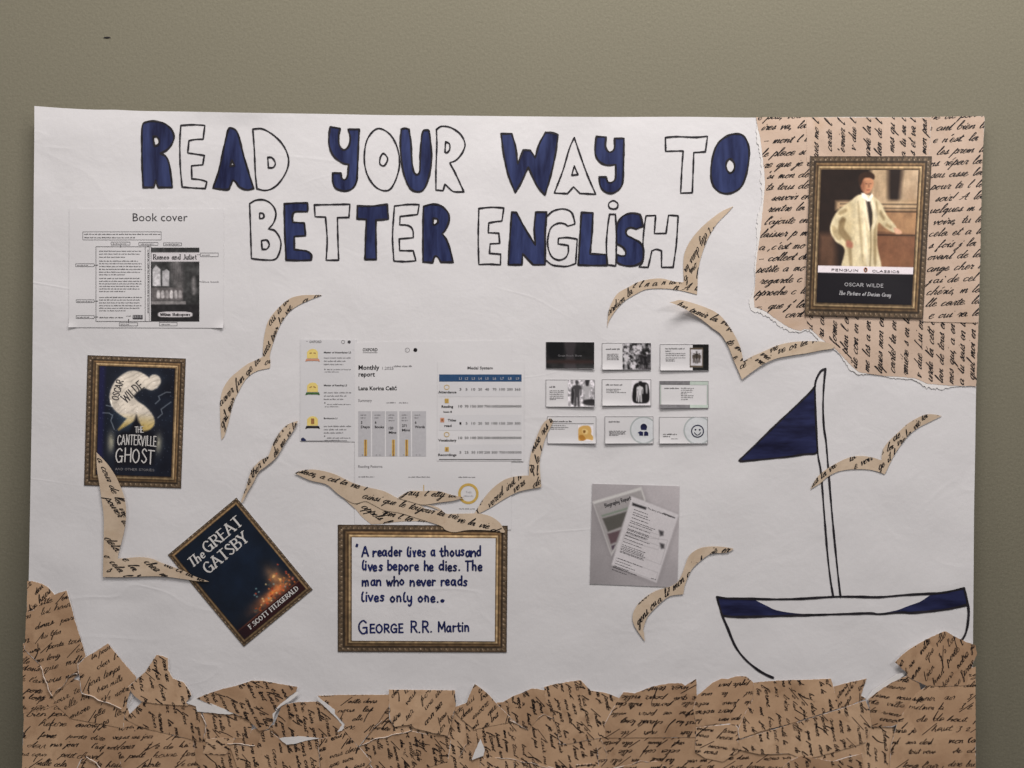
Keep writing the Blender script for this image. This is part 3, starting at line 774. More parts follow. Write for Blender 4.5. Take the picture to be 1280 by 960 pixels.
def scrap(name, label, outline, lift, mat, seed, group=None, writing=(), amt=1.8, thr=0.3, inkmat='ink', curl=0.0, cdir=(0, 1), holes=(), category="paper scrap", spacing=8, smoothcut=False):
    ol = np.array([p[:2] for p in outline], float)
    cx, cy = ol.mean(0)
    size = max(np.ptp(ol[:, 0]), np.ptp(ol[:, 1]))
    t = thing(name, label, category, cx, cy, group, lift)
    def lf(x, y):
        s_ = ((x-cx)*cdir[0]+(y-cy)*cdir[1])/(size/2)
        r_ = np.random.RandomState(seed+5); a1, a2 = r_.uniform(0, 6.28, 2)
        wob = 0.12*np.sin(x/11+a1)*np.sin(y/13+a2)
        return lift+wob+curl*np.clip(s_, 0, 1.5)**2
    if smoothcut:
        inner = np.array(outline)
    else:
        white, inner = torn(outline, amt, seed, thr)
        sheet("torn_edge", white, lambda x, y: lf(x, y)-0.22, M['white'], t, holes, spacing*1.3, 0.25)
    sheet("paper", inner, lf, mat, t, holes, spacing, 0.25)
    if writing:
        ink = Ink(lambda x, y: lf(x, y)+0.16, inner, holes)
        for a in writing: cursive(ink, *a[:6], rnd=random.Random(seed+int(a[1])+int(a[2])), **(a[6] if len(a) > 6 else {}))
        ink.build("handwriting", M[inkmat], t)
    return t
TR = "old letter sheets glued in the top right corner"
n5 = -math.pi/2
gr0 = random.Random(2)
L1 = [(945,146.8),(1020,146.8),(1020,396),(1012,412),(1005,411),(1001,413.5),(997,413),(990,411),(982,407),(967,397),(958,390),(952,387),(943,384),(942,372),(943.4,360),(944.4,338),(946.6,316),(949.5,298),(951,285),(952.5,270),(955,245),(956,230),(955,212),(953.5,200),(952,185),(950,172),(947,160)]
lines = ["e pas, vou","ires va,","- mont l","le place si","re que je","'si mon","ts tous","savoir","rentre","l'ajoute","laisser p","a ,c'est","- collect","petite a","regarde c","pproche c","-, que j'","cart"]
xs_ = [946,950,952,950,953,955,956,963,958,954,949,947,946,944,948,943,943,980]
ys_ = [150,163,180,196,210,224,238,251,265,281,297,313,327,341,355,370,387,397]
W1 = [(t+gr0.choice([' la',' en',' de',' mo']), x, y, -0.05, 4.5, 1.45, dict(xs=1.42, slant=.85)) for t, x, y in zip(lines, xs_, ys_)]
scrap("letter_sheet", "cream letter piece with ragged left edge, between the blue O and the framed portrait", L1, 0.9, M['cream'], 11, TR, W1, lambda x, y: 4.6*((y > 152) & (x < 1012)), 0.75, category="letter paper")
L2 = [(1008,147),(1165,147.2),(1166,203),(1008,203)]
W2 = [(t+' l', x, y, n5+0.02, 4.4, 1.4, dict(xs=1.4, slant=.8)) for t, x, y in (("lques mo",1022,206),("carte",1039,190),("'ernier",1055,194),("v due",1069,190),("urde la",1087,198),("lan de",1101,196),("mes qu",1117,192),("a tu sa",1131,198),("s et va",1143,196),("mon pas",1157,194))]
scrap("letter_sheet", "cream letter strip with writing turned sideways, above the framed portrait", L2, 1.35, M['cream'], 12, TR, W2, 0.4, 0.0, category="letter paper")
L4 = [(1005,392),(1223,396),(1219.5,483),(1217,482.5),(1187.5,482),(1159,479.5),(1142.5,472.5),(1125,471),(1105,470),(1085,467),(1073,465),(1067,460),(1056,449),(1046,438),(1035.6,430),(1024,422),(1016,414),(1010,408)]
W4 = [(t+' en la', x, y, n5+0.03, 4.6, 1.45, dict(xs=1.4, slant=.8)) for t, x, y in (("al ru",1015,418),("ru al",1029,424),("forme",1045,432),("plan l",1059,444),("ite com",1071,462),("me les a",1086,466),("lques mon",1102,468),("carte! ta",1118,467),("rmière s",1134,471),("v due Lui",1151,474),("urde là cett",1165,478),("lan de tous",1178,480),("mes qui, a",1191,481),("a tu sais",1204,482),("quel moi",1217,476))]
scrap("letter_sheet", "cream letter piece torn along its slanting lower edge, below the framed portrait", L4, 1.0, M['cream'], 13, TR, W4, lambda x, y: 4.2*((y > 405) & (x < 1208)), 0.6, category="letter paper")
L3 = [(1163,146.5),(1229.6,145.8),(1227.5,195),(1226.2,232),(1224.3,320),(1222.3,403.5),(1190,403),(1153,402),(1157,300)]
lines = ["re de par","e ant bien","e n'est.","les prem","ns répar","seu asse","pour te l","soir! A","uelques m","voire, tu","cela et a","s fois j","ovant de","ange cher","j'ai de cel","chérie, m","lle carte.","e oui ra"]
W3 = [(t+' la', x-1, 150+i*14.6, -0.06, 4.6, 1.45, dict(xs=1.5, slant=.85)) for i, (t, x) in enumerate(zip(lines, [1163,1158,1165,1170,1161,1162,1162,1168,1161,1165,1160,1160,1158,1158,1159,1157,1156,1160]))]
scrap("letter_sheet", "cream letter strip along the poster's right edge, right of the framed portrait", L3, 1.7, M['cream'], 14, TR, W3, 0.5, 0.0, category="letter paper")

# ================================================================== FRAMED PICTURES (flat colour cut-outs)
PI = math.pi
def frame_fn(T, seed, gold=1.0, dark=0.0):
    prof = [(0.0,(34,26,20)),(0.05,(66,54,42)),(0.12,(74,61,47)),(0.30,(84,70,54)),(0.40,(40,32,25)),(0.47,(56,43,31)),(0.55,(122,98,68)),(0.63,(90,68,46)),(0.70,(62,45,30)),
            (0.76,(158,134,98)),(0.82,(178,154,118)),(0.87,(92,72,50)),(0.93,(112,92,66)),(0.97,(46,34,26)),(1.0,(30,24,22)),(1.3,(30,24,22))]
    pk = np.array([p for p, _ in prof]); pc = np.array([cc for _, cc in prof], float)
    def fn(u, v, W, Hh):
        dl, dr, dt, db = u*W/T[0], (1-u)*W/T[2], v*Hh/T[1], (1-v)*Hh/T[3]
        d = np.minimum(np.minimum(dl, dr), np.minimum(dt, db))
        side = np.argmin(np.stack([dl, dr, dt, db]), 0)
        s_ = np.where(side < 2, v*Hh, u*W)
        k = np.clip(d, 0, 1.3)
        C = np.stack([np.interp(k, pk, pc[:, i]) for i in range(3)], -1)
        # carved ornament: leaf and bead
        ph = s_*2*PI/6.5
        band = np.exp(-((k-0.21)/0.085)**2)
        bead = np.clip(0.7*np.sin(ph)+0.6*np.sin(2.3*ph+1), -1, 1)*band
        C = C*(1+0.30*bead[..., None])
        spark = (np.clip(np.cos(ph), 0, 1)**5*np.exp(-((k-0.26)/0.05)**2)+0.7*np.clip(np.cos(2.3*ph+2), 0, 1)**5*np.exp(-((k-0.14)/0.035)**2))*(0.3+1.0*vnoise(u, v, 47, 53, seed+8))
        C = C+spark[..., None]*np.array([105, 98, 90])
        C = C*(0.90+0.2*fbm(u, v, 9, seed)[..., None])
        sh = np.array([0.86, 1.0, 1.12, 0.80])[side]
        C = C*np.where((k > 0.45) & (k < 0.95), sh, 1)[..., None]
        dirt = vnoise(u, v, 60, 60, seed+3)
        C = C*(0.80+0.34*dirt[..., None])
        if dark: C = C*(1-dark)
        return lin(np.clip(C, 0, 255))*1.75
    return fn
def framed(label, q, inner, art, lift, T, seed, name="framed_cutout", group="framed picture cut-outs", dark=0.0, frame_label=None):
    cx = sum(p[0] for p in q)/4; cy = sum(p[1] for p in q)/4
    t = thing(name, label, "framed picture", cx, cy, group, lift)
    sheet("backing_paper", subdiv(q, 7), lift-0.12, M['sheet'], t, (), 9, 0.3)
    u0, v0, u1, v1 = inner
    def mask(u, v, W, Hh): return ~((u > u0+0.012) & (u < u1-0.012) & (v > v0+0.012) & (v < v1-0.012))
    picture("printed_frame", q, frame_fn(T, seed, dark=dark), lift, t, 0.8, mask=mask)
    qi = [tuple(bil(q, a, b)) for a, b in ((u0, v0), (u1, v0), (u1, v1), (u0, v1))]
    if art: picture("cover_picture", qi, art, lift+0.14, t, 0.7)
    return t, qi

# --- tall portrait book cover in the top right corner
Q = [(1011.8,196),(1163.7,196),(1152.5,398.8),(1004.8,394.6)]
def art_portrait(u, v, W, Hh):
    C = base(u, (30, 20, 16))
    n = fbm(u, v, 6, 21)[..., None]
    a = 0.66
    pv = lambda pts: [(x, y) for x, y in pts]
    col = lambda c0, c1, m: over(C, m, np.asarray(c0)*(1-n)+np.asarray(c1)*n)
    # warm stone: tall pillar on the right, ledge
    C = col((120,96,72), (190,166,134), smask(u, v, [(0.50,-0.1),(0.68,-0.1),(0.70,0.20),(0.72,0.27),(0.48,0.27),(0.51,0.18)], 0.03, 1.35, False))
    C = col((130,104,80), (200,178,148), smask(u, v, [(0.84,-0.1),(1.1,-0.1),(1.1,0.24),(0.82,0.24)], 0.03, 1.35, False))
    C = col((150,122,92), (196,170,136), smask(u, v, [(0.16,0.235),(1.1,0.22),(1.1,0.31),(0.16,0.30)], 0.02, 1.35, False))
    C = col((120,86,60), (165,128,92), smask(u, v, [(0.55,0.30),(1.1,0.30),(1.1,0.50),(0.55,0.47)], 0.03, 1.35, False))
    C = col((96,62,44), (128,88,62), smask(u, v, [(0.58,0.47),(1.1,0.49),(1.1,0.75),(0.58,0.75)], 0.03, 1.35, False))
    for yy in (0.255, 0.285, 0.31, 0.485): C = C*(1-0.45*np.exp(-((v-yy)/0.006)**2)[..., None]*(u > 0.2)[..., None])
    C = col((60,42,32), (88,62,46), smask(u, v, [(0.0,0.48),(0.16,0.48),(0.2,0.75),(0.0,0.75)], 0.04, 1.35, False))
    # a plain standing figure in an open pale coat, one hand on the ledge
    C = col((168,150,112), (224,212,180), smask(u, v, [(0.30,0.24),(0.40,0.185),(0.54,0.195),(0.63,0.25),(0.70,0.34),(0.80,0.425),(0.78,0.465),(0.68,0.43),(0.61,0.40),(0.61,0.55),(0.65,0.80),(0.26,0.80),(0.27,0.60),(0.17,0.535),(0.11,0.44),(0.17,0.32)], 0.010, 1.35))
    sh = lambda pts, k_, cc=(108,88,58): over(C, smask(u, v, pts, 0.012, 1.35)*k_, cc)
    C = sh([(0.22,0.36),(0.27,0.37),(0.26,0.44),(0.34,0.52),(0.30,0.545),(0.20,0.47)], .75)
    C = sh([(0.13,0.42),(0.18,0.44),(0.24,0.51),(0.20,0.53),(0.14,0.48)], .5, (140,118,80))
    C = sh([(0.19,0.32),(0.26,0.29),(0.28,0.31),(0.21,0.34)], .55)
    C = sh([(0.20,0.385),(0.25,0.37),(0.26,0.385),(0.21,0.405)], .6)
    C = sh([(0.63,0.30),(0.68,0.36),(0.66,0.375),(0.62,0.33)], .6)
    C = sh([(0.70,0.40),(0.75,0.42),(0.74,0.435),(0.69,0.42)], .6)
    C = sh([(0.30,0.55),(0.33,0.54),(0.36,0.72),(0.33,0.72)], .55)
    C = sh([(0.385,0.26),(0.40,0.26),(0.44,0.46),(0.47,0.66),(0.455,0.66),(0.42,0.48)], .45, (120,100,68))
    C = sh([(0.575,0.24),(0.60,0.30),(0.59,0.45),(0.61,0.70),(0.585,0.70),(0.57,0.45)], .6)
    C = sh([(0.44,0.30),(0.455,0.30),(0.50,0.52),(0.53,0.71),(0.51,0.71),(0.47,0.52)], .5, (236,226,198))
    C = over(C, smask(u, v, [(0.462,0.215),(0.515,0.215),(0.545,0.32),(0.548,0.40),(0.530,0.455),(0.510,0.38)], 0.010, 1.35, False), (44, 36, 30))
    C = over(C, smask(u, v, [(0.528,0.44),(0.540,0.44),(0.552,0.60),(0.55,0.78),(0.538,0.78),(0.540,0.60)], 0.008, 1.35, False)*.6, (96, 80, 56))
    C = sh([(0.505,0.215),(0.56,0.24),(0.60,0.36),(0.56,0.44),(0.555,0.34)], .5, (238,230,206))
    C = sh([(0.455,0.215),(0.475,0.225),(0.505,0.34),(0.525,0.45),(0.49,0.40),(0.455,0.30)], .55, (236,226,200))
    C = over(C, smask(u, v, [(0.42,0.172),(0.455,0.17),(0.50,0.21),(0.53,0.175),(0.545,0.19),(0.515,0.235),(0.485,0.235),(0.43,0.205)], 0.008, 1.35, False), (226, 220, 206))
    C = over(C, smask(u, v, [(0.405,0.06),(0.47,0.045),(0.535,0.07),(0.54,0.12),(0.505,0.172),(0.465,0.178),(0.42,0.14)], 0.010, 1.35), (176, 124, 92))
    C = over(C, smask(u, v, [(0.405,0.08),(0.45,0.09),(0.445,0.165),(0.42,0.145)], 0.02, 1.35)*0.7, (116, 72, 52))
    C = over(C, smask(u, v, [(0.385,0.085),(0.40,0.03),(0.48,0.012),(0.545,0.035),(0.545,0.07),(0.50,0.058),(0.44,0.065),(0.41,0.115)], 0.009, 1.35), (46, 29, 20))
    for x_ in (0.468, 0.510): C = over(C, smask(u, v, [(x_-0.009,0.099),(x_+0.009,0.099),(x_+0.008,0.105),(x_-0.008,0.105)], 0.006, 1.35, False)*0.6, (70, 46, 36))
    C = over(C, smask(u, v, [(0.487,0.10),(0.497,0.10),(0.505,0.13),(0.487,0.132)], 0.006, 1.35, False)*0.5, (120, 78, 58))
    C = over(C, smask(u, v, [(0.472,0.146),(0.508,0.145),(0.505,0.153),(0.475,0.154)], 0.006, 1.35, False)*0.8, (120, 56, 50))
    C = over(C, smask(u, v, [(0.775,0.43),(0.84,0.445),(0.86,0.47),(0.80,0.475)], 0.010, 1.35), (196, 152, 124))
    C = over(C, smask(u, v, [(0.29,0.53),(0.35,0.545),(0.35,0.585),(0.29,0.575)], 0.012, 1.35), (150, 98, 78))
    C = C*(0.86+0.28*fbm(u, v, 22, 5)[..., None])
    # white band and black foot of the cover
    m = np.clip((v-0.722)*Hh/0.8+0.5, 0, 1)[..., None]; C = over(C, m, (208, 200, 204))
    m = np.clip((v-0.775)*Hh/0.8+0.5, 0, 1)[..., None]; C = over(C, m, (17, 14, 20))
    return lin(np.clip(C, 0, 255))*1.72
t, qi = framed("framed book cover of a man in a cream coat, on the letter sheets", Q, (0.098,0.086,0.895,0.915), art_portrait, 2.6, (15,17,16,17), 31)
def at(q, u, v): return tuple(bil(q, u, v))
ink = Ink(3.0)
a, b = at(qi, .14, .76), at(qi, .43, .762); printed(ink, "PENGUIN", a[0], a[1], b[0], b[1], 1.5, .55)
a, b = at(qi, .57, .763), at(qi, .86, .766); printed(ink, "CLASSICS", a[0], a[1], b[0], b[1], 1.5, .55)
ink.build("band_text", M['darkgrey'], t)
p = at(qi, .50, .748)
ov = [(p[0]+2.5*math.cos(k*PI/8), p[1]+3.2*math.sin(k*PI/8)) for k in range(16)]
em = sheet("bird_emblem", np.array(ov), 2.95, M['salmon'], t, (), 5, 0)
ink = Ink(3.1); ink.poly([(p[0]-1.0,p[1]-2.0),(p[0]+.2,p[1]-2.7),(p[0]+1.1,p[1]-1.8),(p[0]+1.5,p[1]+.6),(p[0]+.7,p[1]+2.3),(p[0]-1.0,p[1]+2.3),(p[0]-1.5,p[1]+.4)]); ink.build("bird_shape", M['ink'], em)
ink = Ink(3.2); ink.poly([(p[0]-.1,p[1]-.8),(p[0]+.6,p[1]),(p[0]+.3,p[1]+1.7),(p[0]-.5,p[1]+1.6),(p[0]-.6,p[1])]); ink.build("bird_belly", M['whiteink'], em)
ink = Ink(3.0)
a, b = at(qi, .285, .872), at(qi, .70, .876); printed(ink, "OSCAR WILDE", a[0], a[1], b[0], b[1], 2.3, .62)
a, b = at(qi, .225, .938), at(qi, .78, .945); printed(ink, "The Picture of Dorian Gray", a[0], a[1], b[0], b[1], 2.6, .75, 'serif', slant=.2)
ink.build("cover_title", M['palegrey'], t)

# --- ghost story cover
Q = [(109.8,443.9),(232.6,448.2),(226.6,610.2),(105.4,606.6)]
def art_mist(u, v, W, Hh):
    a = 1.42
    n = fbm(u, v*a, 5, 51)
    C = base(u, (12, 13, 22))+n[..., None]*np.array([10, 16, 20])
    C = over(C, np.clip((0.10-u)/0.05, 0, 1)[..., None]*0.7, (26, 26, 66))
    C = over(C, (np.exp(-((u-0.40)/0.2)**2-((v-0.47)/0.1)**2)*0.35)[..., None], (60, 90, 110))
    # an S-shaped curl of pale mist
    P = path([(0.74,0.12),(0.70,0.155),(0.60,0.13),(0.46,0.13),(0.34,0.20),(0.31,0.30),(0.42,0.38),(0.57,0.43),(0.66,0.50),(0.62,0.59)], False, 0.03)
    R = np.interp(np.linspace(0, 1, len(P)), [0, .06, .13, .3, .5, .7, .9, 1], [.085, .07, .075, .15, .165, .13, .10, .02])
    X = np.stack([u.ravel(), v.ravel()*a], 1)
    dd = np.full(len(X), 9.0)
    for p, r in zip(P, R): dd = np.minimum(dd, np.hypot(X[:, 0]-p[0], X[:, 1]-p[1]*a)-r)
    for (p0, p1, r0, r1) in (((0.50,0.44),(0.28,0.58),.06,.012),):
        for t_ in np.linspace(0, 1, 24):
            dd = np.minimum(dd, np.hypot(X[:, 0]-(p0[0]+(p1[0]-p0[0])*t_), X[:, 1]-(p0[1]+(p1[1]-p0[1])*t_)*a)-(r0+(r1-r0)*t_))
    dd = dd.reshape(u.shape)
    m = np.clip(-dd/0.02+0.5, 0, 1)[..., None]
    w = fbm(u, v*a, 8, 77)[..., None]
    mist = np.array([206, 196, 182])*(0.78+0.36*w)
    mist = mist*(1-0.28*np.clip((v-0.40)/0.2, 0, 1)[..., None])+np.array([16, 2, -44])*np.clip((v-0.42)/0.12, 0, 1)[..., None]
    rib = np.abs(np.sin((u*5+v*11)*6.0+5*w[..., 0]))**8*(fbm(u, v*a, 12, 31) > .42)
    mist = mist*(1-0.12*rib[..., None])
    C = C*(1-m)+mist*m
    C = C+(np.exp(-np.clip(dd, 0, 1)/0.03)*18*(dd > 0))[..., None]*np.array([1, 1, 0.9])
    for sx in (0.18, 0.82):
        g = np.exp(-((u-sx)/0.05)**2-((v-0.70)/0.09)**2)*(0.5+0.8*fbm(u, v, 14, 5))
        C = C+g[..., None]*np.array([110, 104, 80])
    # forked lightning
    X2 = X
    for L in ([(0.76,0.33),(0.82,0.29),(0.80,0.26),(0.90,0.22),(0.96,0.22)], [(0.80,0.46),(0.86,0.42),(0.84,0.38),(0.93,0.33),(0.97,0.31)], [(0.06,0.43),(0.14,0.43),(0.19,0.45),(0.17,0.50),(0.22,0.58)], [(0.10,0.36),(0.18,0.37),(0.16,0.31)]):
        d = pdist(X2, [(p[0], p[1]*a) for p in L], False).reshape(u.shape)
        C = C+np.exp(-(d/0.007)**2)[..., None]*np.array([70, 72, 70])
    st = vnoise(u, v, 60, 84, 9); C = C+(st > 0.93)[..., None]*np.array([34, 36, 40])
    # black hill with torn top behind the title
    C = over(C, smask(u, v, [(0.24,0.66),(0.33,0.60),(0.42,0.60),(0.48,0.50),(0.51,0.44),(0.54,0.49),(0.60,0.59),(0.70,0.58),(0.80,0.66),(0.76,0.90),(0.24,0.92)], 0.02, a, False), (12, 12, 20))
    return lin(np.clip(C, 0, 255))*1.72
t, qi = framed("framed dark book cover with a pale curl of mist and a ghost title", Q, (0.128,0.082,0.888,0.912), art_mist, 0.75, (15,13,13,14), 32)
ink = Ink(1.15)
def hand(text, u0, v0, u1, v1, h, w, arc=0.0, jit=.06, s=5, slant=0):
    a, b = at(qi, u0, v0), at(qi, u1, v1); printed(ink, text, a[0], a[1], b[0], b[1], h/1.75, w, 'hand', jit, random.Random(s), slant, 1.0, arc)
hand("OSCAR", .26, .315, .33, .125, 8.5, 1.0)
hand("WILDE", .37, .335, .62, .175, 11.5, 1.15)
ink.build("author_lettering", M['darkgrey'], t)
ink = Ink(1.15)
hand("THE", .50, .605, .62, .60, 7.5, .9)
hand("CANTERVILLE", .27, .715, .80, .72, 12, 1.15, 0.15, .07)
hand("GHOST", .25, .875, .78, .88, 17, 1.5, 0.1, .07, 8)
ink.build("title_lettering", M['whiteink'], t)
ink = Ink(1.15)
hand("AND OTHER STORIES", .25, .955, .78, .955, 2.6, .5)
ink.build("small_lettering", M['grey'], t)

# --- tilted night-blue novel cover
Q = [(210,693.5),(295.9,621.8),(391,736.8),(305,808)]
def art_night(u, v, W, Hh):
    a = 1.32
    n = fbm(u, v*a, 7, 61)[..., None]
    C = base(u, (13, 20, 31))*(0.75+0.5*n)
    C = C+np.exp(-((u-0.5)/0.5)**2-((v-0.45)/0.35)**2)[..., None]*np.array([1, 4, 8])
    # distant coloured lights of a city at night
    g = np.exp(-((u-0.62)/0.30)**2-((v-0.85)/0.055)**2)[..., None]
    C = C+g*np.array([150, 76, 26])*(0.35+1.1*fbm(u, v, 16, 8)[..., None])
    g = np.exp(-((u-0.80)/0.09)**2-((v-0.74)/0.10)**2)[..., None]
    C = C+g*np.array([150, 92, 40])*(0.3+1.1*fbm(u, v, 14, 3)[..., None])
    # uneven heap of lit roofs and fairground shapes
    rr = np.random.RandomState(17)
    for i in range(46):
        x_ = rr.uniform(.30, .96); top_ = .885-.17*np.exp(-((x_-.76)/.15)**2)*rr.uniform(.3, 1)-.03
        y_ = rr.uniform(top_, .89); r_ = rr.uniform(.008, .028)
        k_ = rr.uniform(0, 6.28, 6); pl = [(x_+r_*rr.uniform(.5, 1.2)*math.cos(z), y_+r_*.8*rr.uniform(.5, 1.2)*math.sin(z)) for z in np.sort(k_)]
        cc = [(206,132,58),(170,78,34),(232,184,112),(110,44,26),(58,66,64),(190,96,40)][rr.randint(6)]
        C = over(C, smask(u, v, pl, .007, a, False)*.8, cc)
    r = np.random.RandomState(4)
    for i in range(34):
        x, y = r.uniform(0.45, 0.98), 0.89-abs(r.normal(0, 0.09))
        cc = [(230,200,140),(220,120,60),(120,150,150),(200,80,50)][r.randint(4)]
        C = over(C, (np.exp(-((u-x)**2+((v-y)*a)**2)/0.00012)*0.8)[..., None], cc)
    C = over(C, np.clip((v-0.905)*Hh/1.5+.5, 0, 1)[..., None], (38, 16, 18))
    C = over(C, (np.exp(-((v-0.905)/0.006)**2))[..., None]*0.8, (96, 52, 34))
    C = over(C, np.clip((0.2-u)/0.2, 0, 1)[..., None]*np.clip((v-0.85)/0.04, 0, 1)[..., None]*0.5, (20, 12, 22))
    return lin(np.clip(C, 0, 255))*1.72
t, qi = framed("tilted dark blue framed book cover with white serif title and orange glow", Q, (0.062,0.045,0.945,0.955), art_night, 0.75, (6.5,6.5,6.5,6.5), 33)
ink = Ink(1.15)
def srf(text, u0, v0, u1, v1, h, w, jit=0, slant=0, font='serif'):
    a, b = at(qi, u0, v0), at(qi, u1, v1); printed(ink, text, a[0], a[1], b[0], b[1], h/1.75, w, font, jit, random.Random(3), slant)
srf("The", .065, .185, .305, .185, 11.5, 1.9, slant=.15)
srf("GREAT", .33, .175, .93, .175, 13.5, 2.1)
srf("GATSBY", .17, .325, .86, .325, 13.5, 2.1)
ink.build("title_lettering", M['whiteink'], t)
ink = Ink(1.15)
srf("F.SCOTT FITZGERALD", .14, .965, .94, .965, 5.4, 1.15)
ink.build("author_lettering", M['whiteink'], t)

# --- quotation in a landscape frame
Q = [(422.4,655.6),(634.7,657),(633.3,815.3),(422.4,814.5)]
t, qi = framed("landscape gold framed white card with a handwritten blue quotation", Q, (0.088,0.107,0.924,0.905), None, 0.75, (18.6,17,16,15), 34)
qc = [tuple(bil(Q, a, b)) for a, b in ((.083,.10), (.929,.10), (.929,.912), (.083,.912))]
sheet("white_card", subdiv(qc, 7), 0.95, M['poster'], t, (), 9, 0.1)
ink = Ink(1.2)
hr = random.Random(12)
for text, x0, y0, x1, y1, h, w in (('"', 444, 694, 451, 694, 7.0, 1.6), ("A reader lives a thousand", 452.6, 695, 603, 694.6, 6.8, 2.1), ("lives bepore he dies. The", 452.5, 712.6, 604, 713, 6.8, 2.1),
        ("man who never reads", 452.6, 731.6, 585, 731.4, 6.6, 2.1), ("lives only one.*", 452, 751.2, 557, 751.8, 6.8, 2.1), ("GEORGE R.R. Martin", 448.2, 791, 588.5, 791, 7.4, 2.1)):
    if text.startswith("GEORGE"):
        printed(ink, "G", 448, 792.5, 462, 791.5, 9.2, w, 'hand', .05, hr)
        printed(ink, "EORGE", 462.5, 790.5, 505.5, 790, 5.9, w, 'hand', .05, hr)
        printed(ink, "R.R.", 513, 790, 542, 790, 8.0, w, 'hand', .05, hr)
        printed(ink, "Martin", 547.5, 789.3, 588, 788.5, 7.0, w, 'hand', .05, hr)
    else: printed(ink, text, x0, y0, x1, y1, h, w*1.06, 'hand', .10, hr)
ink.build("handwriting", M['penblue'], t)

# ================================================================== PRINTED SHEETS
def rsheet(name, label, cat, q, mat, lift=0.6, group=None, curl=None, thick=0.3):
    cx = sum(p[0] for p in q)/4; cy = sum(p[1] for p in q)/4
    t = thing(name, label, cat, cx, cy, group, lift)
    lf = (lambda x, y: lift+curl(x, y)) if curl else (lambda x, y: lift+0*x)
    sheet("paper", subdiv(q, 4), lf, M[mat], t, (), 4.5, thick)
    return t, lf
def plus(lf, d): return lambda x, y: lf(x, y)+d
gr = random.Random(5)
# --- "Book cover" worksheet
bc = lambda x, y: 1.9*np.clip((y-398)/12, 0, 1)**2*(np.clip((100-x)/14, 0, 1)**1.5+np.clip((x-262)/17, 0, 1)**1.5)
t, lf = rsheet("worksheet", "white worksheet titled Book cover with labelled book jacket, at the poster's upper left", "worksheet",
               [(87,260.8),(280,261.2),(279.6,410),(86.4,409.2)], 'slide', 0.6, None, bc)
X = lambda x: 80+x/5.647
Y = lambda y: 250+y/5.647
ink = Ink(plus(lf, .2)); sans(ink, "Book cover", 166.2, 276.6, h=14.5, fit=68.5); ink.build("heading", M['darkgrey'], t)
ink = Ink(plus(lf, .2))
for (a, b, e, d) in ((135,225,688,282),(335,297,468,318),(530,300,665,320),(705,303,832,323),(965,374,1090,400),(85,450,215,470),(88,704,215,724),(88,816,215,836),(392,866,522,888),(675,864,800,888)):
    ink.box(X(a), Y(b), X(e), Y(d), .42)
ink.box(X(228), Y(330), X(617), Y(857), .5); ink.line(X(575), Y(330), X(575), Y(857), .5); ink.line(X(604), Y(330), X(604), Y(857), .4)
for (a, b, e, d) in ((215,460,242,460),(215,714,242,714),(215,826,242,826),(402,318,402,334),(595,320,595,334),(458,840,458,866),(940,387,965,387),(950,577,970,577)):
    ink.line(X(a), Y(b), X(e), Y(d), .5)
for (a, b) in ((236,460),(236,714),(236,826),(402,330),(595,328),(458,846),(948,387)): ink.dot((X(a), Y(b)), .75)
ink.build("label_boxes", M['darkgrey'], t)
ink = Ink(plus(lf, .2))
for y in (246, 270): greek(ink, X(145), Y(y), X(680 if y < 250 else 500), 1.5, gr)
for grp in ((360,380,402), (430,448,468,488,508,526), (552,572,590,608,626,644), (686,704,724,744,762,780)):
    for k, y in enumerate(grp): greek(ink, X(250), Y(y+5), X(555-(120 if k == len(grp)-1 else gr.randint(0, 30))), 1.35, gr)
greek(ink, X(250), Y(834), X(415), 1.7, gr); greek(ink, X(440), Y(822), X(475), 1.1, gr)
for (a, b, e) in ((345,312,440),(545,314,640),(715,317,815),(975,392,1030),(95,465,170),(95,719,200),(95,831,185),(400,883,460),(690,881,750)): greek(ink, X(a), Y(b), X(e), 1.1, gr)
a0 = Ink(plus(lf, .2)); ink_v = ink
greek(ink_v, X(592), Y(352), X(592)+80, 1.6, gr, ang=PI/2)
ink.build("small_print", M['darkgrey'], t)
ink = Ink(plus(lf, .2)); sans(ink, "Glue book", X(972), Y(584), fit=22, h=3.2); ink.build("label_text", M['grey'], t)
ink = Ink(plus(lf, .2)); ink.rect(X(487), Y(812), X(557), Y(842)); bcode = ink.build("barcode", M['darkgrey'], t)
ink = Ink(plus(lf, .3))
for k in range(9): ink.rect(X(492+k*7), Y(815), X(492+k*7+gr.choice([1.5, 2.5, 3.5])), Y(834))
ink.build("barcode_gaps", M['palegrey'], bcode)
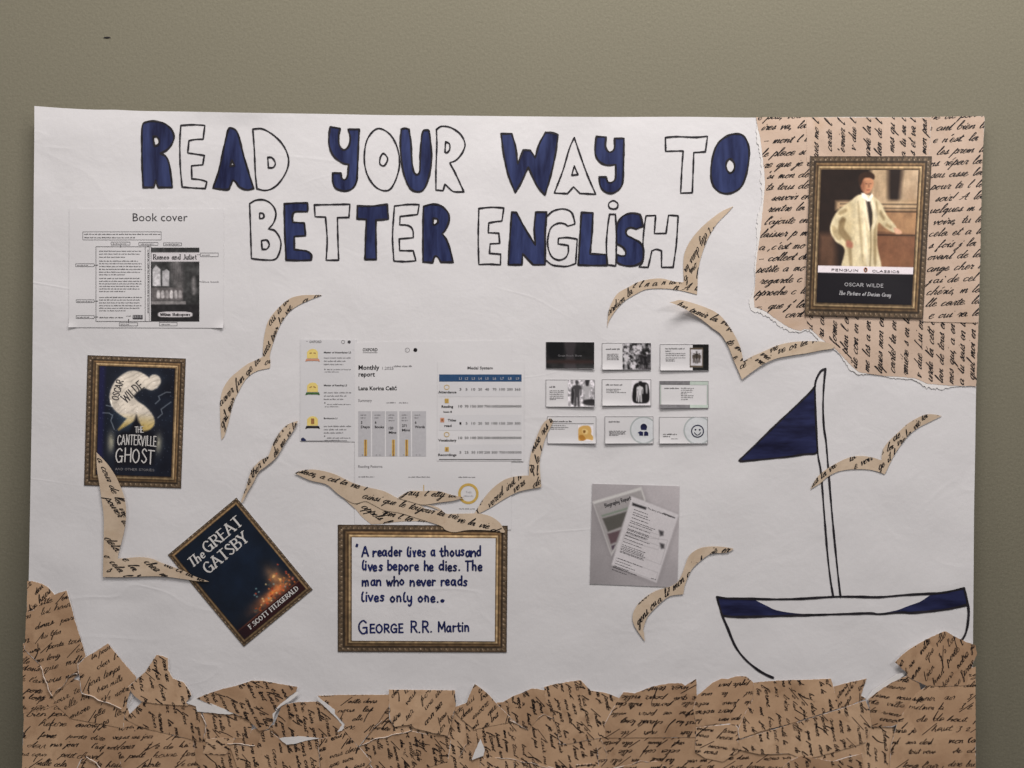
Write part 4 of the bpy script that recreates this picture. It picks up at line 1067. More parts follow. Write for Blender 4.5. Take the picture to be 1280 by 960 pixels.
def art_bw(u, v, W, Hh):
    a = 1.53
    n = fbm(u, v*a, 7, 91); g = 26+46*n
    C = np.repeat(g[..., None], 3, -1)
    C = over(C, smask(u, v, [(0.03,0.52),(0.03,0.30),(0.10,0.24),(0.19,0.29),(0.20,0.52)], .012, a, False), (170, 168, 170))
    C = over(C, smask(u, v, [(0.23,0.52),(0.23,0.32),(0.32,0.29),(0.38,0.32),(0.37,0.52)], .012, a, False), (150, 148, 150))
    C = over(C, smask(u, v, [(0.42,0.2),(0.62,0.2),(0.66,0.55),(0.46,0.50)], .05, a)*.6, (112, 108, 108))
    for k in range(7):
        x = 0.44+0.035*k; C = over(C, smask(u, v, [(x,.22),(x+.012,.22),(x+.03,.46),(x+.018,.46)], .01, a, False)*.5, (40, 38, 40))
    C = over(C, smask(u, v, [(0.0,0.54),(0.66,0.54),(0.66,0.72),(0.0,0.72)], .01, a, False), (88, 84, 84))
    for k in range(6):
        x = 0.12+0.09*k; C = over(C, smask(u, v, [(x,.68),(x,.60),(x+.03,.575),(x+.06,.60),(x+.06,.68)], .012, a), (176-12*(k % 3)*2, 172-24*(k % 3), 172-24*(k % 3)))
    C = over(C, smask(u, v, [(0.0,0.725),(0.72,0.725),(0.72,0.77),(0.0,0.77)], .01, a, False), (120, 116, 116))
    C = over(C, smask(u, v, [(0.0,0.77),(1,0.77),(1,1.0),(0.0,1.0)], .02, a, False)*.7, (24, 22, 24))
    C = over(C, smask(u, v, [(0.84,0.45),(0.90,0.40),(0.93,0.60),(0.86,0.63)], .03, a)*.6, (130, 126, 126))
    C = C*(0.7+0.6*fbm(u, v*a, 18, 14)[..., None])
    for y0, y1 in ((0.065, 0.19),):
        m = (np.clip((v-y0)*Hh+.5, 0, 1)*np.clip((y1-v)*Hh+.5, 0, 1))[..., None]; C = over(C, m, (182, 178, 180))
    e = ((u-.5)/.36)**4+((v-.905)/.038)**4
    C = over(C, np.clip((1.15-e)*3, 0, 1)[..., None], (180, 176, 178))
    return lin(np.clip(C, 0, 255))*1.72
q = [(X(617),Y(337)),(X(957),Y(337)),(X(957),Y(858)),(X(617),Y(858))]
picture("jacket_picture", q, art_bw, plus(lf, .2), t, 0.75)
ink = Ink(plus(lf, .45)); printed(ink, "Romeo and Juliet", X(632), Y(419), X(942), Y(419), 3.4, .8, 'serif'); printed(ink, "William Shakespeare", X(682), Y(816), X(895), Y(816), 1.7, .6, 'serif')
ink.build("jacket_title", M['ink'], t)

# --- phone screenshot with three badges
RP = "printed pages of a reading report"
t, lf = rsheet("report_print", "pale narrow printed screenshot with three round badges, left of the monthly report", "printout",
               [(375.5,424.2),(446,424.8),(444,552.2),(375.2,551.2)], 'sheet_cool', 0.55, RP)
ink = Ink(plus(lf, .2)); sans(ink, "OXFORD", 387, 428.6, fit=15, h=4.2, bold=.01); ink.line(383, 426.6, 385, 426.6, .4); ink.build("screen_heading", M['grey'], t)
ink = Ink(plus(lf, .2)); ink.dot((436.6, 427.5), 2.0, 14); ink.ring((429, 427.5), 2.0, 2.0, .4); ink.build("screen_icons", M['darkgrey'], t)
for k, (y, rib, col2) in enumerate(((444, 'salmon', 'gold'), (486, 'green', 'gold'), (528, 'ink', 'gold'))):
    ink = Ink(plus(lf, .2)); ink.poly([(384,y-4),(387,y-7),(391,y-8),(395,y-7),(397.5,y-4),(397.5,y+4),(384,y+4)]); bg_ = ink.build("badge", new_flat("badge_gold", (190,164,98)), t)
    ink = Ink(plus(lf, .32)); ink.poly([(381.8,y+8.0),(383,y+4.5),(399,y+4.5),(400,y+8),(397,y+7),(385,y+7)]); ink.build("badge_ribbon", M[rib], bg_)
    ink = Ink(plus(lf, .32))
    if k == 2: ink.rect(389, y-5, 393, y+2)
    else: ink.line(387, y-2.5+k, 390, y-2.8, 1.0); ink.line(392, y-2.8, 395, y-2.5+k, 1.0)
    ink.build("badge_mark", M['brown'], bg_)
ink = Ink(plus(lf, .2))
for y, tx in ((441.5,"Master of Attendance L2"),(482.6,"Master of Reading L2"),(523.8,"Bookworm L1")): sans(ink, tx, 405, y, h=3.0, fit=None if len(tx) < 12 else 34 if 'Att' in tx else 29, bold=.02)
ink.build("badge_names", M['darkgrey'], t)
ink = Ink(plus(lf, .2))
for y in (445,488.5,530.5):
    for k, dx in enumerate((34, 28, 24)): greek(ink, 405, y+3+k*4.1, 405+dx, 1.7, gr)
    greek(ink, 409, y+17.5, 438, 1.4, gr); greek(ink, 406, y+20.3, 424, 1.2, gr)
ink.dot((406.3, 461.7), .9); ink.dot((406.3, 503.5), .9); ink.dot((406, 545), .9)
ink.build("small_print", M['grey'], t)
ink = Ink(plus(lf, .2)); ink.line(377, 551, 434, 550.8, .5); ink.build("page_rule", M['grey'], t)
ink = Ink(plus(lf, .26)); ink.poly([(376.6,551),(376.6,548),(379,546.6),(382,549),(383,551)]); ink.build("corner_mark", M['navy'], t)

# --- monthly report
t, lf = rsheet("report_print", "large pale printed monthly report with bar chart, behind the bird above the quotation", "printout",
               [(443.5,428),(640,425.5),(639,662),(443.5,660)], 'slide', 0.62, RP)
ink = Ink(plus(lf, .2)); sans(ink, "OXFORD", 453.5, 439, fit=18.5, h=5.4, bold=.015); ink.line(453.5, 440.8, 472, 440.8, .4); ink.dot((519.3, 437.5), 2.5, 14)
sans(ink, "Monthly", 448.3, 462, h=8.0, fit=26, bold=.02); sans(ink, "report", 448.3, 470.5, h=8.0, fit=20.5, bold=.02)
sans(ink, "Lana Korina Celić", 448.3, 487.6, h=6.8, fit=48, bold=.02)
ink.build("heading", M['ink'], t)
ink = Ink(plus(lf, .2)); ink.ring((509.3, 437.6), 2.7, 2.7, .4); sans(ink, "?", 508.3, 439, h=3.6); sans(ink, "1.2025", 478, 462, h=5.2, fit=14); greek(ink, 492.5, 458.7, 514.5, 2.2, gr)
sans(ink, "Summary", 448, 502.2, h=5.0, fit=17); sans(ink, "Reading Patterns", 448, 584.5, h=4.6, fit=30)
greek(ink, 448, 596.5, 467.5, 1.5, gr); greek(ink, 510.5, 596.8, 537.5, 1.5, gr); greek(ink, 573, 597.0, 594, 1.5, gr); greek(ink, 574, 636.5, 594, 1.3, gr)
greek(ink, 483, 504, 494.5, 1.4, gr); greek(ink, 499, 504, 510, 1.4, gr); ink.line(440, 437.3, 443, 437.3, .1)
ink.build("small_print", M['grey'], t)
bars = [(448,463.6),(465.4,481.2),(482.8,496.8),(499.4,513.6),(515.4,532.6)]
tx = [("3","Days"),("6","Books"),("120","Mins"),("271","Mins"),("6","Words")]
for (a, b), (n1, n2), k in zip(bars, tx, range(5)):
    ink = Ink(plus(lf, .18)); ink.rect(a, 514, b, 570.3); bx_ = ink.build("summary_box", M['palegrey'], t)
    dy = 0 if k in (0, 1, 4) else (7 if k == 2 else 4)
    ink = Ink(plus(lf, .34)); sans(ink, n1, a+3.3, 529.5+dy, h=4.4, bold=.02); sans(ink, n2, a+3.3, 535+dy, h=4.4, fit=min(12.5, b-a-4.5), bold=.02)
    ink.build("box_value", M['ink'], bx_)
    ink = Ink(plus(lf, .34)); greek(ink, a+3, 519.3, a+10, 1.5, gr); greek(ink, a+3, 522.8, a+8.5, 1.5, gr); ink.line(a+4.5, 568.6, a+6, 568.6, .8); ink.line(a+9, 568.6, a+10.2, 568.6, .8)
    if dy: greek(ink, a+3, 526.2, a+10.5, 1.5, gr)
    ink.build("box_caption", M['grey'], bx_)
    if k in (0, 2, 3):
        x = a+9
        ink = Ink(plus(lf, .34)); ink.rect(x-1.7, 549.5, x+1.9, 569.8); g_ = ink.build("chart_bar", M['gold'], bx_)
        ink = Ink(plus(lf, .46)); ink.rect(x-.55, 549.5, x+.55, 569.8); ink.build("bar_core", M['brown'], bx_)
ink = Ink(plus(lf, .2)); ink.ring((585.5, 617), 11.2, 11.4, 3.2, 40); ink.build("ring_chart", M['gold'], t)
ink = Ink(plus(lf, .2)); ink.line(529.8, 606, 529.8, 613.5, .9); ink.build("chart_tick", M['gold'], t)
ink = Ink(plus(lf, .2)); sans(ink, "Total", 585.8, 616, h=3.4, align='C'); greek(ink, 579.5, 620.5, 591.5, 1.8, gr); ink.build("ring_text", M['palegrey'], t)

# --- medal table
t, lf = rsheet("report_print", "printed Medal System table with dark blue header row, right of the monthly report", "printout",
               [(547,452.5),(655,452.5),(654.6,576.5),(546.5,576)], 'slide', 0.95, RP, None, 0.12)
ink = Ink(plus(lf, .2)); sans(ink, "Medal System", 600.3, 461.6, h=5.0, fit=31.5, align='C', bold=.015); ink.build("heading", M['darkgrey'], t)
ink = Ink(plus(lf, .15)); ink.rect(549, 468, 652, 477); hd = ink.build("table_header", M['tableblue'], t)
cxs = [575.6,583.3,591.8,600.3,608.9,618.2,627.8,637.4,647]
ink = Ink(plus(lf, .3))
for k, x in enumerate(cxs): sans(ink, "L%d" % (k+1), x, 474.6, h=4.4, align='C')
ink.build("header_text", M['palegrey'], hd)
rows = [("Attendance", 491.5, (488.5-3), [3,5,10,20,40,70,100,200,365]), ("Reading", 509.5, 506.6, [10,70,150,300,750,1500,2000,3000,4000]), ("Titles", 527, 528, [1,5,10,20,50,100,150,200,300]),
        ("Vocabulary", 551.6, 546, [10,50,100,200,500,1000,1500,2000,3000]), ("Recordings", 569.8, 564.2, [5,25,50,100,250,500,750,1000,1500])]
for k, (y0, y1) in enumerate(((478, 496), (518.5, 538), (555.5, 573.6))):
    ink = Ink(plus(lf, .12)); ink.rect(549, y0, 652, y1); ink.build("table_row_shade", M['sheet_cool'], t)
ink = Ink(plus(lf, .3)); ink2 = Ink(plus(lf, .3))
for nm, y, yn, vals in rows:
    if nm == "Titles": sans(ink, "Titles", 559.8, 526.6, h=4.2, fit=10.5, bold=.02); sans(ink, "read", 555.5, 533.4, h=4.2, fit=9, bold=.02)
    else: sans(ink, nm, 559.3, y, h=4.2, fit=14.5 if nm == "Reading" else 22.6, align='C', bold=.02)
    for x, v_ in zip(cxs, vals): sans(ink2, str(v_), x, yn+2.6, h=4.3, fit=min(10.2, 2.35*len(str(v_))), align='C')
greek(ink2, 554.5, 515.6, 565, 2.0, gr); ink2.line(549, 574.2, 652, 574.5, .6)
ink.build("row_names", M['ink'], t); ink2.build("table_values", M['ink'], t)
for (x, y, kind) in ((558.5,484,0),(558.5,501,1),(553,525,2),(558.4,543,3),(558.6,561.5,4)):
    ink = Ink(plus(lf, .3))
    if kind in (0, 3): ink.ring((x, y), 3.1, 2.8, .7)
    else: ink.poly([(x-2.5, y-2.8), (x+2.5, y-2.8), (x+2.5, y+2.8), (x-2.5, y+2.8)])
    o = ink.build("row_icon", M['gold' if kind != 2 else 'salmon'], t)
    if kind in (1, 2, 4):
        ink = Ink(plus(lf, .42))
        if kind == 4: ink.poly([(x, y-2.5), (x+1.1, y), (x, y+2.5), (x-1.1, y)])
        elif kind == 2: ink.poly([(x-1.3, y-1.4), (x+1.3, y-1.4), (x+1.3, y+1.4), (x-1.3, y+1.4)])
        else: ink.line(x-1.7, y-1, x-.5, y-1, .8); ink.line(x+.5, y-1, x+1.7, y-1, .8); ink.line(x-1, y+1.3, x+1, y+1.3, .6)
        ink.build("icon_mark", M['brown'], o)

# --- nine small slide prints
SL = "nine small slide prints in three rows"
def toone(dark=False, seed=1, spots=(), light=160, base_=30, f=8, contrast=1.6):
    def fn(u, v, W, Hh):
        a = Hh/W
        n = fbm(u, v*a, f, seed); n = np.clip((n-.5)*contrast+.5, 0, 1)
        C = np.repeat((base_+(light-base_)*n)[..., None], 3, -1)*np.array([1, .98, 1])
        for poly, c_ in spots: C = over(C, smask(u, v, poly, .03, a), c_)
        return lin(np.clip(C, 0, 255))*1.72
    return fn
xz = lambda x: 660+x/5.12
yz = lambda y: 410+y/5.12
def body(x, w, top, bot):
    h = bot-top; P = [(-.5,.55),(-.55,.30),(-.42,.20),(-.12,.165),(-.13,.12),(-.2,.07),(-.16,.015),(0,0),(.16,.015),(.2,.07),(.13,.12),(.12,.165),(.42,.20),(.55,.30),(.52,.55),(.38,.56),(.40,.34),(.30,.55),(.34,1.0),(.10,1.0),(.02,.66),(-.08,1.0),(-.32,1.0),(-.28,.55),(-.36,.34),(-.36,.56)]
    return [(x+a_*w*1.25, top+b_*h) for a_, b_ in P]
slides = [
 ("small nearly black slide print with a faint pale title", (113,88,425,262)),
 ("small white slide print with a grey crowd photograph on its right half", (472,95,787,270)),
 ("small white slide print with a black block behind a tiny framed photo", (843,103,1157,275)),
 ("small white slide print with a drawing of two figures, below the black slide", (113,330,428,507)),
 ("small white slide print with a dark round vignette, in the centre of the slides", (472,328,788,500)),
 ("small slide print with grey and pale green border bars", (840,338,1155,515)),
 ("small white slide print with a yellow profile head", (122,565,437,742)),
 ("small slide print with a navy seated reader symbol inside a pale ring", (490,565,802,742)),
 ("small slide print with a round smiley face inside a pale ring", (838,568,1150,742)),
]
for k, (lab, (a, b, e, d)) in enumerate(slides):
    q = [(xz(a), yz(b)), (xz(e), yz(b+(2 if k < 6 else 0))), (xz(e-1), yz(d)), (xz(a+1), yz(d-3))]
    yb = yz(d); xa, xb = xz(a), xz(e); sgn = 1 if k % 3 != 0 else -1
    crl = lambda x, y, yb=yb, xa=xa, xb=xb, sgn=sgn: 1.6*np.clip((y-(yb-9))/9, 0, 1)**2*(0.25+0.75*np.clip(0.5-sgn*((x-xa)/(xb-xa)-.5), 0, 1))
    t, lf = rsheet("slide_print", lab, "slide print", q, 'slide', 0.6, SL, crl)
    pic = lambda u0, v0, u1, v1, fn, nm="slide_picture": picture(nm, [at(q, u0, v0), at(q, u1, v0), at(q, u1, v1), at(q, u0, v1)], fn, plus(lf, .2), t, 0.8)
    I = lambda d_=.3: Ink(plus(lf, d_))
    def tl(ink, u0, v0, u1, h=1.3): p = at(q, u0, v0); greek(ink, p[0], p[1], at(q, u1, v0)[0], h, gr)
    if k != 0:
        ink = I(.2); ink.box(q[0][0]+.4, q[0][1]+.4, q[1][0]-.4, q[2][1]-.6, .45); ink.build("slide_border", M['grey'], t)
    if k == 0:
        pic(.005, .01, .995, .99, toone(seed=101, base_=10, light=34, f=5, spots=[([(.37,.0),(.62,.0),(.58,.45),(.62,1),(.38,1),(.42,.45)], (46,42,44)), ([(.02,.7),(.98,.68),(.98,.8),(.02,.8)], (44,32,30)), ([(.05,.05),(.35,.02),(.33,.55),(.08,.6)], (12,12,14))]))
        ink = I(.35); p = at(q, .25, .55); sans(ink, "Great Reads Show", p[0], p[1], h=3.4, fit=30); ink.build("slide_title", M['grey'], t)
    elif k == 1:
        pic(.42, .01, .995, .99, toone(seed=102, base_=25, light=175, f=9, contrast=3.0, spots=[(body(.66,.14,.30,1.0), (34,32,34)), (body(.80,.14,.36,1.0), (22,20,22)), (body(.94,.12,.30,1.0), (40,38,40)), (body(.12,.10,.45,1.0), (170,168,170))]))
        ink = I(); tl(ink, .08, .25, .36, 1.7); [tl(ink, .10, y, .34 if y != .6 else .2, 1.1) for y in (.43,.48,.53,.58,.63)]; ink.build("slide_text", M['darkgrey'], t)
    elif k == 2:
        pic(.67, .01, .995, .99, toone(seed=103, base_=8, light=24), "black_block")
        picture("slide_picture", [at(q,.61,.13), at(q,.88,.13), at(q,.88,.87), at(q,.61,.87)], toone(seed=104, base_=150, light=190, f=5, contrast=1, spots=[(body(.32,.2,.28,.75), (60,52,46)), (body(.52,.2,.18,.78), (46,40,36)), (body(.72,.2,.28,.75), (60,52,46)), ([(.0,.0),(1,.0),(1,.08),(0,.08)], (70,60,48)), ([(.0,.92),(1,.92),(1,1),(0,1)], (70,60,48)), ([(.0,.0),(.06,.0),(.06,1),(0,1)], (70,60,48)), ([(.94,.0),(1,.0),(1,1),(.94,1)], (70,60,48))]), plus(lf, .3), t, 0.7)
        ink = I(); tl(ink, .11, .19, .50, 1.5); tl(ink, .11, .28, .22, 1.4); [tl(ink, .12, y, .52 if y < .6 else .3, 1.1) for y in (.37,.44,.53,.60,.65)]; ink.build("slide_text", M['darkgrey'], t)
    elif k == 3:
        pic(.45, .01, .99, .99, toone(seed=105, base_=120, light=205, f=11, contrast=2.5, spots=[(body(.34,.26,.02,.98), (60,58,60)), (body(.72,.22,.0,.98), (150,148,150)), ([(.66,.0),(.8,.0),(.78,.2),(.68,.2)], (40,38,40)), ([(.62,.75),(1,.72),(1,.95),(.6,.9)], (36,34,36)), ([(.15,.3),(.25,.5),(.2,.9),(.12,.8)], (40,38,40))]))
        ink = I(); tl(ink, .07, .29, .19, 1.8); [tl(ink, .08, y, .36 if y != .74 else .2, 1.1) for y in (.42,.48,.55,.62,.69,.74)]; ink.build("slide_text", M['darkgrey'], t)
    elif k == 4:
        pic(.60, .03, .98, .97, toone(seed=106, base_=178, light=205, f=10, contrast=1, spots=[([(.08,.35),(.25,.12),(.8,.1),(.95,.4),(.92,.85),(.5,.93),(.08,.85)], (22,20,22)), (body(.45,.26,.12,.85), (170,168,170)), ([(.40,.05),(.55,.05),(.55,.2),(.40,.2)], (22,20,22)), ([(.75,.2),(.85,.2),(.85,.5),(.78,.5)], (140,138,140)), ([(.30,.45),(.36,.45),(.30,.8),(.26,.8)], (190,186,188))]))
        ink = I(); tl(ink, .08, .23, .41, 1.8); [tl(ink, .09, y, e_, 1.1) for y, e_ in ((.39,.38),(.45,.34),(.51,.49))]; ink.build("slide_text", M['darkgrey'], t)
    elif k == 5:
        for v0, v1 in ((.015, .14), (.87, .985)):
            ink = I(.2); ink.poly([at(q,.01,v0), at(q,.62,v0), at(q,.62,v1), at(q,.01,v1)]); ink.build("border_bar", M['grey'], t)
            ink = I(.2); ink.poly([at(q,.62,v0), at(q,.99,v0), at(q,.99,v1), at(q,.62,v1)]); ink.build("border_bar", new_flat("pale_green_toner", (150,160,152)), t)
        for u0, u1 in ((.01,.035),(.965,.99)):
            ink = I(.2); ink.poly([at(q,u0,.14), at(q,u1,.14), at(q,u1,.87), at(q,u0,.87)]); ink.build("border_bar", new_flat("sage_toner", (140,147,142)), t)
        ink = I(); tl(ink, .10, .29, .39, 1.5); [tl(ink, .44, y, e_, 1.1) for y, e_ in ((.28,.70),(.35,.68),(.42,.66),(.48,.56),(.55,.70),(.62,.68),(.69,.58))]; ink.build("slide_text", M['darkgrey'], t)
    elif k == 6:
        pic(.63, .33, .94, .89, toone(seed=107, base_=196, light=206, contrast=1, spots=[([(.02,.95),(.0,.35),(.1,.12),(.4,.0),(.75,.05),(.88,.35),(.86,.55),(1.0,.75),(.95,.95),(.6,.9),(.3,1)], (178,142,82)), ([(.25,.3),(.45,.22),(.65,.35),(.6,.55),(.35,.55)], (196,168,112)), ([(.33,.33),(.48,.33),(.48,.45),(.36,.5)], (110,74,30)), ([(.05,.7),(.3,.62),(.5,.9),(.2,1.0)], (150,104,44))]))
        ink = I(); p = at(q, .06, .22); tl(ink, .08, .21, .50, 1.9); [tl(ink, .07, y, e_, 1.1) for y, e_ in ((.35,.37),(.42,.43),(.48,.35))]; p = at(q,.05,.265); ink.line(p[0], p[1], at(q,.95,.27)[0], p[1], .4); ink.build("slide_text", M['darkgrey'], t)
    else:
        cu = .80 if k == 7 else .80
        cc = at(q, cu, .50)
        hs = Ink(plus(lf, .15), np.array([(q[0][0]+.5,q[0][1]+.5),(q[1][0]-.5,q[1][1]+.5),(q[2][0]-.5,q[2][1]-1),(q[3][0]+.5,q[3][1]-1)]))
        r_ = 16.3 if k == 7 else 17.2
        hs.ring(cc, r_, r_, 1.9, 64); hs.build("pale_ring", new_flat("pale_ring_toner", (142,147,147)), t)
        ink = Ink(plus(lf, .14), hs.clip); a_ = np.linspace(0, 2*PI, 50, endpoint=False); ink.poly([(cc[0]+r_*math.cos(z), cc[1]+r_*math.sin(z)) for z in a_], 3); ink.build("ring_disc", new_flat("disc_toner", (170,172,174)), t)
        ink = I(.35)
        if k == 7:
            ink.poly([(cc[0]+.2+4.2*math.cos(z), cc[1]-3.6+4.4*math.sin(z)) for z in np.linspace(PI, 2*PI, 12)]+[(cc[0]+3.4, cc[1]-.3), (cc[0]-3, cc[1]-.3)])
            ink.poly([(cc[0]-7.5,cc[1]+3.2),(cc[0]-4,cc[1]+1.2),(cc[0]-.6,cc[1]+2.4),(cc[0]-.6,cc[1]+7),(cc[0]-5.5,cc[1]+6.8),(cc[0]-5.5,cc[1]+4.5)])
            ink.poly([(cc[0]+.6,cc[1]+2.4),(cc[0]+3,cc[1]+1.2),(cc[0]+5.8,cc[1]+3),(cc[0]+5.8,cc[1]+7),(cc[0]+.6,cc[1]+7)])
            ink.build("reader_symbol", M['navydark'], t)
            ink = I(); tl(ink, .08, .22, .30, 1.7); [tl(ink, .09, y, e_, 1.3) for y, e_ in ((.56,.43),(.61,.41),(.66,.42),(.71,.28))]; ink.build("slide_text", M['darkgrey'], t)
        else:
            cc = at(q, .79, .53)
            ink.ring(cc, 7.4, 7.4, 1.3, 40); ink.dot((cc[0]-2.7, cc[1]-1.8), 1.1, 12); ink.dot((cc[0]+2.7, cc[1]-1.8), 1.1, 12)
            ink.ribbon(catmull([(cc[0]-3.9,cc[1]+1.8),(cc[0]-2,cc[1]+4.0),(cc[0]+.0,cc[1]+4.8),(cc[0]+2,cc[1]+4.0),(cc[0]+3.9,cc[1]+1.8)], .6), .95)
            ink.build("smiley_face", M['navydark'], t)
            ink = I(); tl(ink, .08, .67, .36, 1.5); tl(ink, .08, .75, .22, 1.5); tl(ink, .25, .83, .38, 1.0); ink.build("slide_text", M['darkgrey'], t)

# --- grey photo of two overlapping pages
Q = [(739.8,604.2),(849.8,607.2),(847,734.5),(736.8,730)]
t, lf = rsheet("photo_print", "grey printed photo of two overlapping report pages, right of the quotation frame", "photo print", Q, 'sheet', 0.6)
pz = lambda x, y: (710+x/4.364, 590+y/4.364)
qa = np.array(Q)
def uv_of(p):   # measured point to picture fraction
    x, y = p; v = (y-605.7)/126.5; u = (x-(739.8-3*v))/110.1; return (u, v)
U = lambda pts: [uv_of(pz(*p)) for p in pts]
def art_pages(u, v, W, Hh):
    a = Hh/W
    C = base(u, (150,145,147))*(0.94+0.1*fbm(u, v, 4, 71)[..., None])
    C = C*(0.90+0.14*u[..., None])*(1.03-0.10*v[..., None])
    C = over(C, smask(u, v, U([(120,185),(400,92),(440,170),(240,482)]), .05, a, False)*.35, (96,92,94))
    C = over(C, smask(u, v, U([(131,166),(400,78),(424,150),(235,462)]), .01, a, False), (172,170,168))
    C = over(C, smask(u, v, U([(139,180),(398,96),(415,150),(234,450)]), .008, a, False), (136,132,132))
    C = over(C, smask(u, v, U([(180,240),(330,190),(330,202),(184,250)]), .008, a, False), (108,116,106))
    C = over(C, smask(u, v, U([(186,258),(322,214),(290,300),(216,330)]), .01, a, False), (74,72,68))
    C = over(C, smask(u, v, U([(214,342),(285,318),(262,384),(232,398)]), .01, a, False), (82,66,70))
    C = over(C, smask(u, v, U([(236,408),(256,400),(246,425),(240,428)]), .01, a, False), (60,48,60))
    C = over(C, smask(u, v, U([(350,140),(604,232),(490,606),(236,520)]), .05, a, False)*.4, (100,96,98))
    C = over(C, smask(u, v, U([(346,130),(606,224),(483,600),(236,512)]), .01, a, False), (174,170,172))
    C = over(C, smask(u, v, U([(352,166),(428,190),(424,202),(350,180)]), .01, a, False), (34,32,34))
    C = over(C, smask(u, v, U([(520,216),(586,240),(583,245),(518,221)]), .006, a, False), (50,48,50))
    for x_, y_ in ((510,330),(515,400)): C = over(C, smask(u, v, U([(x_-14,y_-18),(x_+12,y_-12),(x_+10,y_+10),(x_-6,y_+14),(x_-10,y_)]), .012, a, False)*.85, (40,38,40))
    for (p0, p1, p2, p3) in (((330,285),(500,340),(494,362),(322,306)),((312,335),(500,400),(494,420),(304,372)),((305,345),(545,365),(505,500),(283,425)),((262,470),(490,545),(478,590),(250,512))):
        d = pdist(np.stack([u.ravel(), v.ravel()*a], 1), [(q_[0], q_[1]*a) for q_ in U([p0, p1, p2, p3])]).reshape(u.shape)
        C = over(C, (np.exp(-(d/.005)**2)*.3)[..., None], (120,116,118))
    return lin(np.clip(C, 0, 255))*1.72
picture("photo_picture", [at(Q,.004,.004), at(Q,.996,.004), at(Q,.996,.996), at(Q,.004,.996)], art_pages, plus(lf, .2), t, 0.8)
ink = Ink(plus(lf, .35))
a = pz(202,192); printed(ink, "Biography Report", a[0], a[1], pz(345,148)[0], pz(345,148)[1], 2.6, .7, 'hand', .05, gr)
for (x0, y0, n_, dy) in ((360,205,2,16), (352,232,3,18), (336,275,4,18), (322,315,3,16), (312,345,6,18), (292,405,3,16), (268,470,4,15), (244,518,2,14)):
    for i in range(n_):
        p = pz(x0-i*5.4, y0+i*dy*.95); greek(ink, p[0], p[1], p[0]+gr.uniform(18, 34), 1.1, gr, ang=.35)
p = pz(432,200); sans(ink, "The Story of how we read", p[0], p[1], h=3.2, fit=31, ang=.35)
p = pz(452,580); greek(ink, p[0], p[1], p[0]+6, 1.3, gr, ang=.3); p = pz(244,518); greek(ink, p[0], p[1], p[0]+13, 1.4, gr, ang=.35)
ink.build("photo_text", M['darkgrey'], t)

# ================================================================== PAPER BIRDS
BG = "birds cut out of old letter paper"
def bird(label, pts, ox, oy, s, lift, lines, seed, curl=None, holes=(), name="paper_bird", mat='tan', cat="paper bird"):
    o = path(zm(pts, ox, oy, s), True, 2.2)
    cx, cy = o.mean(0)
    t = thing(name, label, cat, cx, cy, BG, lift)
    lf = (lambda x, y: lift+curl(x, y)) if curl else (lambda x, y: lift+0.0*x)
    hs = [subdiv(h, 2) for h in holes]
    sheet("paper", o, lf, M[mat], t, hs, 4.5, 0.3)
    ink = Ink(plus(lf, .18), o, hs)
    for (tx, x, y, ang, xh, w) in lines: cursive(ink, tx+' la vie', x, y, ang, xh*.88, w*.86, rnd=random.Random(seed+int(x)))
    ink.build("handwriting", M['ink'], t)
    return t
c = 1
bird("slim paper bird with spread wings, under the title left of the reading report",
 [(685,42,c),(620,42),(560,45),(500,60),(450,95),(400,145),(360,205),(340,280),(332,350),(330,412,c),(300,428),(240,455),(180,500),(130,545),(90,610),(75,690),(75,800),(82,912,c),(100,885),(120,820),(150,700),(180,630),(230,545),(290,500),(372,480,c),(375,440),(372,400),(395,320),(430,230),(470,165),(510,125),(580,85)],
 260,360,4.8,0.75,[("aux is",338,408,-.95,5,1.6),("dun is",335,410,-.85,4.6,1.5),("dum ls dus",338,405,-.90,5,1.5),("tues par",330,447,-1.05,5,1.6),("arver fun ge",276,508,-.85,5,1.6),("gril mer",279,536,-1.15,5,1.6),("s la ou",310,464,-.35,4.6,1.5),("ls a du",364,386,-.35,6,1.8)],1)
bird("narrow wavy paper bird rising from the top corner of the tilted blue cover",
 [(745,88,c),(700,100),(640,125),(580,180),(530,250),(490,330),(465,400),(440,445),(380,475),(320,530),(280,580),(255,650),(230,740),(200,820),(172,900,c),(188,905,c),(240,800),(300,700),(350,600),(420,545),(500,480),(550,420),(600,330),(650,250),(700,180)],
 280,515,8,2.2,[("mer T as",343,558,-1.0,4.6,1.5),("de me vi",344,572,-.95,4.4,1.5),("ther la",316,598,-.9,5,1.7),("in le",305,618,-1.05,4.6,1.5)],2)
bird("wide paper bird overlapping both the ghost cover and the tilted blue cover",
 [(62,28,c),(130,100),(180,170),(215,240),(245,320),(258,400),(255,500),(235,600),(210,690),(203,735,c),(260,732),(350,725),(430,735),(500,765),(570,790),(650,820),(720,855),(812,888,c),(740,885),(650,872),(520,855),(400,852),(250,858),(105,857,c),(108,750),(110,600),(110,450),(95,330),(80,230),(65,130)],
 110,560,5.333,2.3,[("a cour de",122,572,1.15,5,1.6),("la porte mi",146,610,1.0,5,1.6),("pourer",132,622,.95,5,1.6),("le & da",131,645,.3,6,1.6),("dela ce",131,672,.85,5.5,1.7),("o cela",130,694,.8,5,1.6),("des elle",154,700,.7,5.5,1.8),("chez mo",180,702,.65,5,1.7),("de ci la",205,706,.4,5,1.6),("s une ro",134,714,.15,5,1.5)],3)
